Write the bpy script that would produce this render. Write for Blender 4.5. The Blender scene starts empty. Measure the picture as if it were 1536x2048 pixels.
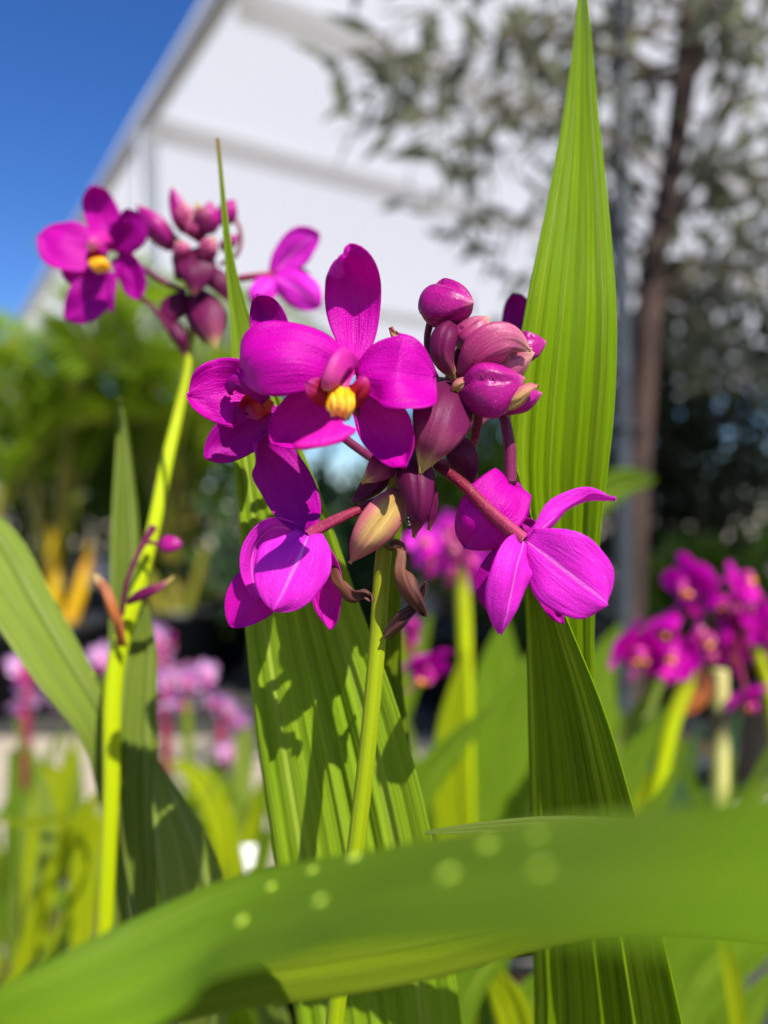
import bpy, bmesh, math, random
import numpy as np
from mathutils import Vector, Matrix
random.seed(7); rng = np.random.default_rng(7)
R = math.radians
scene = bpy.context.scene
COL = scene.collection

# ------------------------------------------------------------------ camera
CZ = 0.62                       # camera height above the ground
F = 1540.0                      # focal length in photograph pixels (1536 wide)
D0 = 0.165                      # distance of the sharp flower spike
cam_d = bpy.data.cameras.new('camera'); cam = bpy.data.objects.new('camera', cam_d); COL.objects.link(cam)
cam.location = (0, 0, CZ); cam.rotation_euler = (R(90), 0, 0)
cam_d.sensor_fit = 'HORIZONTAL'; cam_d.sensor_width = 36.0
cam_d.lens = 36.0 * F / 1536.0
cam_d.clip_start = 0.004; cam_d.clip_end = 2000
cam_d.dof.use_dof = True; cam_d.dof.focus_distance = 0.164
cam_d.dof.aperture_fstop = cam_d.lens / 4.3      # a 4.3 mm wide opening
scene.camera = cam
scene.render.resolution_x = 768; scene.render.resolution_y = 1024

# ------------------------------------------------------------------ sky, sun, exposure
SUN = Vector((0.36, -0.62, 0.80)).normalized()
w = bpy.data.worlds.new('World'); scene.world = w; w.use_nodes = True
nt = w.node_tree; nt.nodes.clear()
sky = nt.nodes.new('ShaderNodeTexSky'); sky.sky_type = 'NISHITA'; sky.sun_disc = False
sky.sun_elevation = math.asin(SUN.z); sky.sun_rotation = math.atan2(SUN.x, SUN.y)
sky.air_density = 1.0; sky.dust_density = 0.1; sky.ozone_density = 6.0; sky.altitude = 0
bg = nt.nodes.new('ShaderNodeBackground'); bg.inputs['Strength'].default_value = 0.092
wo = nt.nodes.new('ShaderNodeOutputWorld')
hs = nt.nodes.new('ShaderNodeHueSaturation'); hs.inputs['Saturation'].default_value = 1.22; hs.inputs['Hue'].default_value = 0.513
nt.links.new(sky.outputs[0], hs.inputs['Color']); nt.links.new(hs.outputs[0], bg.inputs[0]); nt.links.new(bg.outputs[0], wo.inputs[0])
sl = bpy.data.lights.new('sun', 'SUN'); sl.energy = 5.0; sl.angle = R(0.53); sl.color = (1.0, 0.94, 0.83)
so = bpy.data.objects.new('sun', sl); COL.objects.link(so)
so.rotation_euler = (-SUN).to_track_quat('-Z', 'Y').to_euler(); so.location = (1, -2, 3)
scene.view_settings.view_transform = 'Standard'; scene.view_settings.look = 'None'
scene.view_settings.exposure = 0.76; scene.view_settings.gamma = 1.0
scene.view_settings.use_curve_mapping = False
scene.render.engine = 'CYCLES'
scene.cycles.max_bounces = 10; scene.cycles.diffuse_bounces = 5; scene.cycles.transmission_bounces = 8

# ------------------------------------------------------------------ helpers: placing
def at(px, py, d):
    return Vector(((px - 768) / F * d, d, CZ - (py - 1024) / F * d))
def px(x, y, dz=0.0):           # dz in millimetres behind the sharp spike
    return at(x, y, D0 + dz / 1000.0)

def tag(o, label=None, cat=None, group=None, kind=None):
    if label: o['label'] = label
    if cat: o['category'] = cat
    if group: o['group'] = group
    if kind: o['kind'] = kind
    return o
WLOC = {}
def thing(name, loc, label=None, cat=None, group=None, parent=None):
    o = bpy.data.objects.new(name, None); COL.objects.link(o); o.empty_display_size = 0.02
    loc = Vector(loc); WLOC[o.name] = loc
    if parent: o.parent = parent; o.location = loc - WLOC[parent.name]
    else: o.location = loc
    return tag(o, label, cat, group)

class MB:                       # mesh builder: world-space vertices, faces, uv, material index
    def __init__(s): s.v = []; s.f = []; s.uv = []; s.mi = []
    def grid(s, P, UV, mi=0, flip=False):
        n, m = P.shape[:2]; b = len(s.v); s.v.extend(map(tuple, P.reshape(-1, 3)))
        for i in range(n - 1):
            for j in range(m - 1):
                q = [(i, j), (i, j + 1), (i + 1, j + 1), (i + 1, j)]
                if flip: q = q[::-1]
                s.f.append([b + a * m + c for a, c in q]); s.uv.append([tuple(UV[a, c]) for a, c in q]); s.mi.append(mi)
        return b
    def face(s, pts, uvs=None, mi=0):
        b = len(s.v); s.v.extend(tuple(p) for p in pts); s.f.append(list(range(b, b + len(pts))))
        s.uv.append(uvs or [(0.5, 0.5)] * len(pts)); s.mi.append(mi)
    def build(s, name, mats, parent=None, loc=None, smooth=True):
        me = bpy.data.meshes.new(name)
        off = WLOC[parent.name] if parent else Vector((0, 0, 0))
        if loc is not None and parent is None: off = Vector(loc)
        A = np.array(s.v, dtype=float) - np.array(off)
        me.from_pydata(A.tolist(), [], s.f)
        u = me.uv_layers.new(name='UVMap')
        u.data.foreach_set('uv', [c for f in s.uv for q in f for c in q])
        if not isinstance(mats, (list, tuple)): mats = [mats]
        for m in mats: me.materials.append(m)
        me.polygons.foreach_set('material_index', s.mi)
        if smooth: me.polygons.foreach_set('use_smooth', [True] * len(me.polygons))
        me.update()
        o = bpy.data.objects.new(name, me); COL.objects.link(o)
        o.location = (0, 0, 0) if parent else off
        if parent: o.parent = parent
        WLOC[o.name] = Vector(off)
        return o

def knots(P):
    P = np.array([tuple(p) for p in P], dtype=float)
    L = np.r_[0, np.cumsum(np.linalg.norm(np.diff(P, axis=0), axis=1))]
    return L / L[-1]
def interp(K, P, ts):           # cubic Hermite (finite-difference tangents)
    P = np.array([tuple(p) if hasattr(p, '__len__') else (p,) for p in P], dtype=float)
    K = np.asarray(K); n = len(K)
    if n == 2:
        a = ((np.asarray(ts) - K[0]) / (K[1] - K[0]))[:, None]; return P[0] * (1 - a) + P[1] * a
    m = np.zeros_like(P); d = np.diff(P, axis=0) / np.diff(K)[:, None]
    m[0] = d[0]; m[-1] = d[-1]
    h = np.diff(K)
    for i in range(1, n - 1): m[i] = (d[i - 1] * h[i] + d[i] * h[i - 1]) / (h[i] + h[i - 1])
    out = []
    for t in ts:
        i = min(max(np.searchsorted(K, t) - 1, 0), n - 2); hh = K[i + 1] - K[i]; x = (t - K[i]) / hh
        out.append((2*x**3 - 3*x**2 + 1) * P[i] + (x**3 - 2*x**2 + x) * hh * m[i] + (-2*x**3 + 3*x**2) * P[i + 1] + (x**3 - x**2) * hh * m[i + 1])
    return np.array(out)
def prof(t, m=0.5, b=0.15, p=2.0, q=2.0, a=1.0):
    if t < m: return b + (1 - b) * math.sin(math.pi / 2 * t / m) ** a
    return max(0.0, 1 - ((t - m) / (1 - m)) ** p) ** (1 / q)

def ribbon_pts(mid, hw, face=(0, -1, 0), roll=0.0, cup=0.0, nu=12, nv=20, pleat=None, ripple=0.0, rfreq=3.0, comp=True, asym=0.0, seed=0, warp=0.0, crease=0.0):
    """mid: world points; hw: list of half widths (m) at the points or callable(t); returns (nv+1,nu+1,3) and its uv"""
    K = knots(mid)
    ts = 0.5 - 0.5 * np.cos(np.linspace(0, math.pi, nv + 1)); ts = 0.6 * ts + 0.4 * np.linspace(0, 1, nv + 1)
    if callable(hw): ts = np.linspace(0, 1, nv + 1); ts = 1 - (1 - ts) ** 1.6
    M = interp(K, mid, ts)
    W = np.array([hw(t) for t in ts]) if callable(hw) else np.maximum(interp(K, hw, ts)[:, 0], 1e-5)
    RO = np.full(len(ts), R(roll)) if not hasattr(roll, '__len__') else np.radians(interp(np.linspace(0, 1, len(roll)), roll, ts)[:, 0])
    CU = np.full(len(ts), cup) if not hasattr(cup, '__len__') else interp(np.linspace(0, 1, len(cup)), cup, ts)[:, 0]
    ss = np.linspace(-1, 1, nu + 1)
    T = np.gradient(M, ts, axis=0); T /= np.linalg.norm(T, axis=1)[:, None] + 1e-12
    N0 = np.array(face, dtype=float); N0 /= np.linalg.norm(N0)
    P = np.zeros((nv + 1, nu + 1, 3)); UV = np.zeros((nv + 1, nu + 1, 2))
    wm = W.max(); q_ = random.Random(seed); ph = q_.random() * 6; w1, w2, w3, w4 = (q_.random() * 6.28 for _ in range(4))
    for i in range(nv + 1):
        S = np.cross(T[i], N0); S /= np.linalg.norm(S) + 1e-12
        N = np.cross(S, T[i])
        c, sn = math.cos(RO[i]), math.sin(RO[i])
        S2 = S * c + N * sn; N2 = N * c - S * sn
        wc = W[i] / max(0.35, abs(c)) if comp else W[i]
        for j, s in enumerate(ss):
            off = -CU[i] * (1 - s * s) * min(1, W[i] / wm * 1.3)
            if pleat: off += pleat[1] * (0.75 + 0.35 * math.sin(4.3 * s + w2) + 0.2 * math.sin(9 * ts[i] + w3)) * (math.cos(math.pi * pleat[0] * s + pleat[2] * math.sin(2.1 * s + w1) + 0.5 * math.sin(5 * ts[i] + w4)) + 0.35 * math.cos(math.pi * pleat[0] * 2.3 * s + w3)) * min(1, W[i] / wm * 1.2)
            if ripple: off += ripple * abs(s) ** 2.5 * math.sin(rfreq * 6.28 * ts[i] + ph + (1.7 if s > 0 else 0))
            if crease: off -= crease * math.exp(-(s / 0.13) ** 2) * min(1, W[i] / wm * 1.2)
            if warp: off += warp * (math.sin(2.6 * s + 4 * ts[i] + w1) + 0.7 * math.sin(5 * s - 7 * ts[i] + w2) + 0.6 * abs(s) * math.sin(13 * ts[i] + 3 * s + w3))
            wj = wc * (1 + (0.025 * math.sin(11 * ts[i] + (w4 if s > 0 else w1)) if warp else 0))
            P[i, j] = M[i] + S2 * wj * (s + asym * (1 - s * s)) + N2 * off
            UV[i, j] = ((s + 1) / 2, ts[i])
    return P, UV
def add_sheet(mb, P, UV, th=0.0, mi=0, mi_back=None):
    if th <= 0:
        mb.grid(P, UV, mi); return
    gi = np.gradient(P, axis=0); gj = np.gradient(P, axis=1)
    N = np.cross(gj, gi); N /= np.linalg.norm(N, axis=2)[..., None] + 1e-15
    m = P.shape[1]; s = np.linspace(-1, 1, m)
    tt = th * (1 - 0.55 * s ** 4)
    B = P - N * tt[None, :, None]
    b0 = mb.grid(P, UV, mi, True); b1 = mb.grid(B, UV, mi if mi_back is None else mi_back)
    n = P.shape[0]
    ring = [(0, j) for j in range(m)] + [(i, m - 1) for i in range(1, n)] + [(n - 1, j) for j in range(m - 2, -1, -1)] + [(i, 0) for i in range(n - 2, 0, -1)]
    for k in range(len(ring)):
        a, c = ring[k], ring[(k + 1) % len(ring)]
        ia, ic = a[0] * m + a[1], c[0] * m + c[1]
        mb.f.append([b0 + ia, b0 + ic, b1 + ic, b1 + ia]); mb.uv.append([tuple(UV[a]), tuple(UV[c]), tuple(UV[c]), tuple(UV[a])]); mb.mi.append(mi)

def tube_pts(pts, rad, n=12, nv=None):
    K = knots(pts); nv = nv or max(8, 6 * (len(pts) - 1)); ts = np.linspace(0, 1, nv + 1)
    M = interp(K, pts, ts); r = interp(K if len(rad) == len(pts) else np.linspace(0, 1, len(rad)), rad, ts)[:, 0] if hasattr(rad, '__len__') else np.full(nv + 1, rad)
    T = np.gradient(M, axis=0); T /= np.linalg.norm(T, axis=1)[:, None] + 1e-12
    P = np.zeros((nv + 1, n + 1, 3)); UV = np.zeros((nv + 1, n + 1, 2))
    up = np.array((0.13, -1, 0.21)); up /= np.linalg.norm(up)
    if abs(np.dot(up, T[0])) > 0.9: up = np.array((1.0, 0.1, 0.2))
    for i in range(nv + 1):
        A = np.cross(T[i], up); A /= np.linalg.norm(A) + 1e-12; B = np.cross(A, T[i])
        for j in range(n + 1):
            a = 2 * math.pi * j / n
            P[i, j] = M[i] + (A * math.cos(a) + B * math.sin(a)) * r[i]; UV[i, j] = (j / n, ts[i])
    return P, UV
def add_tube(mb, pts, rad, n=12, nv=None, mi=0, caps=True):
    P, UV = tube_pts(pts, rad, n, nv); mb.grid(P, UV, mi)
    if caps:
        mb.face([P[0, j] for j in range(n)][::-1], mi=mi); mb.face([P[-1, j] for j in range(n)], [(0.5, 1)] * n, mi=mi)
def add_box(mb, c, sx, sy, sz, rz=0, mi=0):
    c = Vector(c); m = Matrix.Rotation(rz, 3, 'Z')
    V = [c + m @ Vector((x * sx / 2, y * sy / 2, z * sz / 2)) for x in (-1, 1) for y in (-1, 1) for z in (-1, 1)]
    for q in ((0, 1, 3, 2), (4, 6, 7, 5), (0, 4, 5, 1), (2, 3, 7, 6), (0, 2, 6, 4), (1, 5, 7, 3)):
        mb.face([V[i] for i in q], [(0, 0), (1, 0), (1, 1), (0, 1)], mi)

# ------------------------------------------------------------------ helpers: materials
def mat(name):
    m = bpy.data.materials.new(name); m.use_nodes = True; nt = m.node_tree; nt.nodes.clear()
    return m, nt
class NG:
    def __init__(s, nt): s.nt = nt
    def n(s, t, **kw):
        o = s.nt.nodes.new('ShaderNode' + t)
        for k, v in kw.items(): setattr(o, k, v)
        return o
    def l(s, a, b): s.nt.links.new(a, b)
    def val(s, sock, v):
        if hasattr(v, 'links') or isinstance(v, bpy.types.NodeSocket): s.l(v, sock)
        else: sock.default_value = v
    def math(s, op, a, b=0.0, c=None, clamp=False):
        o = s.n('Math', operation=op, use_clamp=clamp); s.val(o.inputs[0], a); s.val(o.inputs[1], b)
        if c is not None: s.val(o.inputs[2], c)
        return o.outputs[0]
    def mix(s, f, a, b, mode='MIX'):
        o = s.n('Mix', data_type='RGBA', blend_type=mode); s.val(o.inputs[0], f)
        for i, c in ((6, a), (7, b)):
            s.val(o.inputs[i], c if isinstance(c, bpy.types.NodeSocket) else (*c[:3], 1))
        return o.outputs[2]
    def ramp(s, f, stops):
        o = s.n('ValToRGB'); s.l(f, o.inputs[0]); e = o.color_ramp.elements
        while len(e) < len(stops): e.new(0.5)
        for i, (p, c) in enumerate(stops): e[i].position = p; e[i].color = (*c[:3], 1) if hasattr(c, '__len__') else (c, c, c, 1)
        return o.outputs[0]
    def uv(s): return s.n('UVMap').outputs[0]
    def sep(s, v):
        o = s.n('SeparateXYZ'); s.l(v, o.inputs[0]); return o.outputs
    def noise(s, vec, scale, detail=3, rough=0.5):
        o = s.n('TexNoise'); s.l(vec, o.inputs['Vector']); o.inputs['Scale'].default_value = scale
        o.inputs['Detail'].default_value = detail; o.inputs['Roughness'].default_value = rough; return o.outputs[0]
    def scale(s, vec, v):
        o = s.n('VectorMath', operation='MULTIPLY'); s.l(vec, o.inputs[0]); o.inputs[1].default_value = v; return o.outputs[0]
    def pos(s): return s.n('NewGeometry').outputs['Position']
    def bump(s, h, st, dist):
        o = s.n('Bump'); o.inputs['Strength'].default_value = st; o.inputs['Distance'].default_value = dist; s.l(h, o.inputs['Height']); return o.outputs[0]
def finish(g, col, trans_col=None, trans=0.4, rough=0.5, spec=0.4, bump=None, sheen=0.0, sss=None):
    p = g.n('BsdfPrincipled'); g.val(p.inputs['Base Color'], col if isinstance(col, bpy.types.NodeSocket) else (*col, 1))
    g.val(p.inputs['Roughness'], rough); g.val(p.inputs['Specular IOR Level'], spec)
    if sheen: p.inputs['Sheen Weight'].default_value = sheen; p.inputs['Sheen Roughness'].default_value = 0.4
    if bump is not None: g.l(bump, p.inputs['Normal'])
    out = g.n('OutputMaterial')
    if trans > 0:
        t = g.n('BsdfTranslucent'); tc = trans_col if trans_col is not None else col
        g.val(t.inputs[0], tc if isinstance(tc, bpy.types.NodeSocket) else (*tc, 1))
        if bump is not None: g.l(bump, t.inputs['Normal'])
        mx = g.n('MixShader'); mx.inputs[0].default_value = trans
        g.l(p.outputs[0], mx.inputs[1]); g.l(t.outputs[0], mx.inputs[2]); g.l(mx.outputs[0], out.inputs[0])
    else: g.l(p.outputs[0], out.inputs[0])
    return out

def petal_mat(name, base, rib, dark, ribw=0.03, ribs=0.5, trans=0.45, vein=0.55, rough=0.42):
    m, nt = mat(name); g = NG(nt); uv = g.uv(); X = g.sep(uv)
    ax = g.math('ABSOLUTE', g.math('SUBTRACT', X[0], 0.5))
    rm = g.math('SUBTRACT', 1.0, g.math('DIVIDE', ax, ribw), clamp=True)
    rm = g.math('MULTIPLY', g.math('MULTIPLY', rm, ribs), g.ramp(X[1], [(0.0, 1.0), (0.85, 0.6), (1.0, 0.0)]))
    st = g.noise(g.scale(uv, (26, 2.0, 1)), 1.0, 4, 0.6)           # lengthwise veining
    bl = g.noise(g.scale(uv, (3, 3, 1)), 1.3, 3)
    c = g.mix(g.math('MULTIPLY', g.ramp(st, [(0.35, 0.0), (0.75, 1.0)]), vein), base, dark)
    c = g.mix(g.math('MULTIPLY', g.ramp(bl, [(0.4, 0.0), (0.7, 1.0)]), 0.35), c, dark)
    edge = g.ramp(ax, [(0.44, 0.0), (0.5, 0.35)])
    c = g.mix(edge, c, dark)
    c = g.mix(rm, c, rib)
    br = g.noise(g.scale(uv, (7, 5, 1)), 1.0, 5, 0.7); c = g.mix(g.math('MULTIPLY', g.ramp(br, [(0.62, 0.0), (0.74, 1.0)]), 0.45), c, dark)
    pl = g.noise(g.scale(uv, (40, 4, 1)), 1.0, 4, 0.7); c = g.mix(g.math('MULTIPLY', g.ramp(pl, [(0.58, 0.0), (0.72, 1.0)]), 0.35), c, rib)
    cell = g.noise(g.pos(), 2600, 2); gr = g.noise(g.pos(), 1700, 3, 0.7); c = g.mix(g.math('MULTIPLY', g.ramp(gr, [(0.42, 0.0), (0.68, 1.0)]), 0.3), c, dark); vn = g.noise(g.scale(uv, (34, 3.0, 1)), 1.0, 2)
    wr = g.noise(g.scale(uv, (9, 1.4, 1)), 1.0, 3)
    b = g.bump(g.math('ADD', g.math('ADD', g.math('MULTIPLY', cell, 0.9), g.math('MULTIPLY', vn, 0.8)), g.math('MULTIPLY', wr, 1.8)), 0.6, 0.00035)
    finish(g, c, None, trans, rough, 0.16, b)
    return m
def leaf_mat(name, base, dark, light, stripes=9, trans=0.4, rough=0.38, spec=0.45, tcol=None, tip=None, vein=0.55):
    m, nt = mat(name); g = NG(nt); uv = g.uv(); X = g.sep(uv)
    w1 = g.noise(g.scale(uv, (stripes * 4, 0.7, 1)), 1.0, 4, 0.65)
    w2 = g.noise(g.scale(uv, (stripes, 0.5, 1)), 1.0, 2)
    bl = g.noise(g.scale(uv, (4, 11, 1)), 1.0, 5, 0.6)
    c = g.mix(g.math('MULTIPLY', g.ramp(w1, [(0.38, 0.0), (0.66, 1.0)]), vein), base, dark)
    c = g.mix(g.math('MULTIPLY', g.ramp(w2, [(0.52, 0.0), (0.64, 1.0)]), vein * 0.8), c, light)
    c = g.mix(g.math('MULTIPLY', g.ramp(bl, [(0.48, 0.0), (0.70, 1.0)]), 0.6), c, dark)
    sp = g.noise(g.pos(), 900, 2)
    c = g.mix(g.ramp(sp, [(0.74, 0.0), (0.80, 0.5)]), c, dark)
    if tip is not None: c = g.mix(g.ramp(X[1], [(tip[0], 1.0), (tip[1], 0.0)]), c, tip[2])
    fine = g.noise(g.scale(uv, (stripes * 16, 5, 1)), 1.0, 3, 0.7)
    hair = g.noise(g.scale(uv, (stripes * 11, 0.9, 1)), 1.0, 3, 0.6)
    c = g.mix(g.math('MULTIPLY', g.ramp(hair, [(0.50, 0.0), (0.68, 1.0)]), vein * 0.75), c, dark)
    c = g.mix(g.math('MULTIPLY', g.ramp(hair, [(0.30, 1.0), (0.42, 0.0)]), vein * 0.6), c, light)
    b = g.bump(g.math('ADD', g.math('ADD', g.math('MULTIPLY', w1, 1.0), g.math('MULTIPLY', hair, 0.9)), g.math('MULTIPLY', fine, 0.5)), 0.75, 0.0007)
    rr = g.math('MULTIPLY_ADD', fine, 0.5, rough - 0.22)
    if tcol is None: tcol = tuple(min(1, x * k) for x, k in zip(base, (1.25, 1.15, 0.6)))
    tc = g.mix(0.4, c, tcol)
    finish(g, c, tc, trans, rr, spec * 0.4, b)
    return m
def grad_mat(name, stops, trans=0.15, rough=0.45, spec=0.35, vein=0.4, dark=(0.05, 0.004, 0.02), fuzz=0.0, streak=(18, 2, 1), bumpd=0.0003, edge=None):
    """colour runs along the length of the piece (its own pigment) with lengthwise streaks"""
    m, nt = mat(name); g = NG(nt); uv = g.uv(); X = g.sep(uv)
    bl = g.noise(g.scale(uv, (3, 4, 1)), 1.2, 3)
    tt = g.math('ADD', X[1], g.math('MULTIPLY', g.math('SUBTRACT', bl, 0.5), 0.05 if 'stem' in name else 0.22), clamp=True)
    c = g.ramp(tt, stops)
    st = g.noise(g.scale(uv, streak), 1.0, 4, 0.6)
    c = g.mix(g.math('MULTIPLY', g.ramp(st, [(0.42, 0.0), (0.7, 1.0)]), vein), c, dark)
    if edge: c = g.mix(g.math('MULTIPLY', g.ramp(g.math('ADD', g.math('ABSOLUTE', g.math('SUBTRACT', X[0], 0.5)), g.math('MULTIPLY', g.math('SUBTRACT', bl, 0.5), 0.3)), [(0.18, 0.0), (0.42, 1.0)]), edge[1]), c, edge[0])
    sp = g.noise(g.pos(), 2200, 2)
    if fuzz: c = g.mix(g.ramp(sp, [(0.62, 0.0), (0.75, fuzz)]), c, (0.75, 0.5, 0.55))
    b = g.bump(g.math('ADD', g.math('MULTIPLY', sp, 0.5), st), 0.5, bumpd)
    finish(g, c, None, trans, rough, spec, b)
    return m
def plain_mat(name, c1, c2, scale=20, rough=0.6, spec=0.3, trans=0.0, bumpd=0.0, tcol=None, detail=4, lo=0.35, hi=0.7):
    m, nt = mat(name); g = NG(nt); n = g.noise(g.pos(), scale, detail)
    c = g.mix(g.ramp(n, [(lo, 0.0), (hi, 1.0)]), c1, c2)
    b = g.bump(g.noise(g.pos(), scale * 3, 4), 0.6, bumpd) if bumpd else None
    finish(g, c, tcol, trans, rough, spec, b)
    return m

# ------------------------------------------------------------------ materials
M = {}
M['petal'] = petal_mat('petal magenta', (0.68, 0.0012, 0.48), (0.72, 0.03, 0.52), (0.46, 0.0006, 0.34), 0.03, 0.25)
M['petal_back'] = petal_mat('petal outer face', (0.82, 0.035, 0.70), (0.90, 0.34, 0.84), (0.68, 0.012, 0.57), 0.035, 0.9, 0.42)
M['petal_shaded'] = petal_mat('petal shaded magenta', (0.52, 0.0012, 0.39), (0.5, 0.02, 0.42), (0.34, 0.0008, 0.27), 0.03, 0.2)  # darker copy of the magenta: shade put into the colour of turned pieces
M['petal_lilac'] = petal_mat('petal lilac', (0.85, 0.54, 0.86), (0.9, 0.7, 0.9), (0.8, 0.40, 0.78), 0.04, 0.4)
M['lip'] = petal_mat('lip pink', (0.82, 0.012, 0.48), (0.85, 0.08, 0.5), (0.7, 0.006, 0.4), 0.05, 0.3, 0.4)
M['lip_red'] = grad_mat('lip lobe red', [(0.0, (0.75, 0.16, 0.01)), (0.45, (0.55, 0.02, 0.01)), (0.8, (0.42, 0.005, 0.06)), (1.0, (0.5, 0.01, 0.3))], trans=0.35, vein=0.5, dark=(0.3, 0.004, 0.01))
M['callus'] = grad_mat('lip callus yellow', [(0.0, (0.9, 0.62, 0.2)), (0.3, (0.95, 0.5, 0.01)), (0.75, (0.95, 0.42, 0.005)), (1.0, (0.8, 0.12, 0.005))], trans=0.2, vein=0.35, dark=(0.75, 0.12, 0.0), streak=(7, 5, 1))
M['column'] = grad_mat('column pink', [(0.0, (0.55, 0.005, 0.3)), (0.7, (0.62, 0.02, 0.36)), (0.92, (0.68, 0.10, 0.32)), (1.0, (0.85, 0.5, 0.4))], trans=0.35, vein=0.15, dark=(0.5, 0.01, 0.3))
M['bud'] = grad_mat('bud magenta', [(0.0, (0.16, 0.005, 0.08)), (0.5, (0.34, 0.005, 0.19)), (0.9, (0.40, 0.008, 0.22)), (1.0, (0.5, 0.12, 0.22))], trans=0.08, rough=0.33, spec=0.22, vein=0.6, dark=(0.13, 0.002, 0.07), fuzz=0.14)
M['bud_pale'] = grad_mat('bud pale pink', [(0.0, (0.14, 0.008, 0.05)), (0.4, (0.36, 0.03, 0.15)), (0.75, (0.48, 0.12, 0.22)), (1.0, (0.62, 0.36, 0.24))], trans=0.1, rough=0.36, spec=0.22, vein=0.8, dark=(0.16, 0.01, 0.06), fuzz=0.12)
M['bract'] = grad_mat('bract maroon', [(0.0, (0.08, 0.006, 0.035)), (0.55, (0.16, 0.008, 0.075)), (0.76, (0.30, 0.06, 0.12)), (0.90, (0.52, 0.36, 0.13)), (1.0, (0.58, 0.44, 0.15))], trans=0.2, rough=0.45, spec=0.16, vein=0.5, dark=(0.10, 0.008, 0.05))
M['bract_dark'] = grad_mat('bract dark maroon', [(0.0, (0.08, 0.005, 0.035)), (0.8, (0.14, 0.007, 0.07)), (0.95, (0.25, 0.07, 0.08)), (1.0, (0.3, 0.15, 0.08))], trans=0.2, rough=0.45, spec=0.16, vein=0.5, dark=(0.08, 0.006, 0.04))
M['bract_pale'] = grad_mat('bract cream and pink', [(0.0, (0.22, 0.03, 0.07)), (0.25, (0.46, 0.34, 0.08)), (0.55, (0.56, 0.40, 0.11)), (0.85, (0.52, 0.20, 0.17)), (1.0, (0.6, 0.34, 0.18))], trans=0.3, rough=0.45, spec=0.15, vein=0.55, dark=(0.42, 0.10, 0.14), edge=((0.48, 0.09, 0.17), 0.85))
M['pedicel'] = grad_mat('pedicel maroon', [(0.0, (0.10, 0.006, 0.02)), (0.5, (0.22, 0.012, 0.04)), (1.0, (0.34, 0.04, 0.12))], trans=0.0, rough=0.5, spec=0.15, vein=0.75, dark=(0.09, 0.005, 0.02), fuzz=0.3, streak=(5, 1.0, 1))
M['pedicel_dark'] = grad_mat('pedicel dark', [(0.0, (0.10, 0.008, 0.04)), (1.0, (0.16, 0.012, 0.07))], trans=0.0, rough=0.4, vein=0.4, fuzz=0.12, spec=0.2)
M['dried'] = grad_mat('dried bract brown', [(0.0, (0.10, 0.04, 0.02)), (0.4, (0.16, 0.05, 0.025)), (0.75, (0.07, 0.016, 0.014)), (1.0, (0.14, 0.05, 0.04))], trans=0.1, rough=0.6, vein=0.7, dark=(0.04, 0.012, 0.01))
M['dried_dark'] = grad_mat('dried stalk dark', [(0.0, (0.10, 0.05, 0.02)), (0.3, (0.06, 0.015, 0.02)), (1.0, (0.035, 0.01, 0.015))], trans=0.0, rough=0.5, vein=0.6, dark=(0.02, 0.006, 0.008))
M['dried_orange'] = grad_mat('dried bract orange', [(0.0, (0.30, 0.08, 0.02)), (0.5, (0.45, 0.14, 0.03)), (0.85, (0.3, 0.10, 0.05)), (1.0, (0.55, 0.42, 0.2))], trans=0.25, rough=0.6, vein=0.5, dark=(0.2, 0.05, 0.02))
M['stem'] = grad_mat('stem green', [(0.0, (0.18, 0.27, 0.005)), (0.70, (0.30, 0.41, 0.004)), (0.86, (0.29, 0.37, 0.006)), (0.92, (0.20, 0.19, 0.012)), (0.95, (0.10, 0.03, 0.02)), (1.0, (0.09, 0.01, 0.03))], trans=0.12, rough=0.42, spec=0.2, vein=0.5, dark=(0.16, 0.22, 0.004), fuzz=0.0, streak=(6, 1, 1))
M['stem_yellow'] = grad_mat('stem yellow green', [(0.0, (0.38, 0.48, 0.002)), (0.86, (0.43, 0.53, 0.002)), (0.93, (0.36, 0.42, 0.01)), (0.965, (0.14, 0.05, 0.03)), (1.0, (0.12, 0.02, 0.05))], trans=0.12, rough=0.42, spec=0.2, vein=0.45, dark=(0.28, 0.36, 0.003), streak=(6, 1, 1))
M['leaf_big'] = leaf_mat('leaf sharp green', (0.275, 0.45, 0.001), (0.155, 0.28, 0.001), (0.44, 0.55, 0.03), 10, 0.45, 0.36, 0.6)
M['leaf_fold'] = leaf_mat('leaf folded green', (0.23, 0.38, 0.003), (0.11, 0.20, 0.002), (0.50, 0.66, 0.03), 6, 0.36, 0.42, 0.4, vein=0.95)
M['leaf_mid'] = leaf_mat('leaf striped green', (0.28, 0.43, 0.018), (0.155, 0.28, 0.005), (0.50, 0.59, 0.10), 7, 0.36, 0.45, 0.35, tip=(0.0, 0.035, (0.35, 0.22, 0.07)))
M['leaf_soft'] = leaf_mat('leaf soft green', (0.25, 0.34, 0.05), (0.17, 0.25, 0.02), (0.45, 0.53, 0.18), 6, 0.34, 0.45, 0.35)
M['leaf_front'] = leaf_mat('leaf foreground green', (0.22, 0.39, 0.010), (0.15, 0.29, 0.008), (0.34, 0.50, 0.03), 8, 0.42, 0.40, 0.5)
M['leaf_under'] = leaf_mat('leaf underside green', (0.26, 0.36, 0.012), (0.19, 0.29, 0.008), (0.36, 0.46, 0.04), 6, 0.45, 0.45, 0.35)
M['leaf_bg'] = leaf_mat('leaf bright background', (0.18, 0.30, 0.015), (0.09, 0.18, 0.008), (0.34, 0.44, 0.05), 5, 0.45, 0.36, 0.5)
M['leaf_bg2'] = leaf_mat('leaf yellow background', (0.40, 0.48, 0.006), (0.28, 0.36, 0.006), (0.48, 0.54, 0.03), 5, 0.45, 0.4, 0.4)
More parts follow.
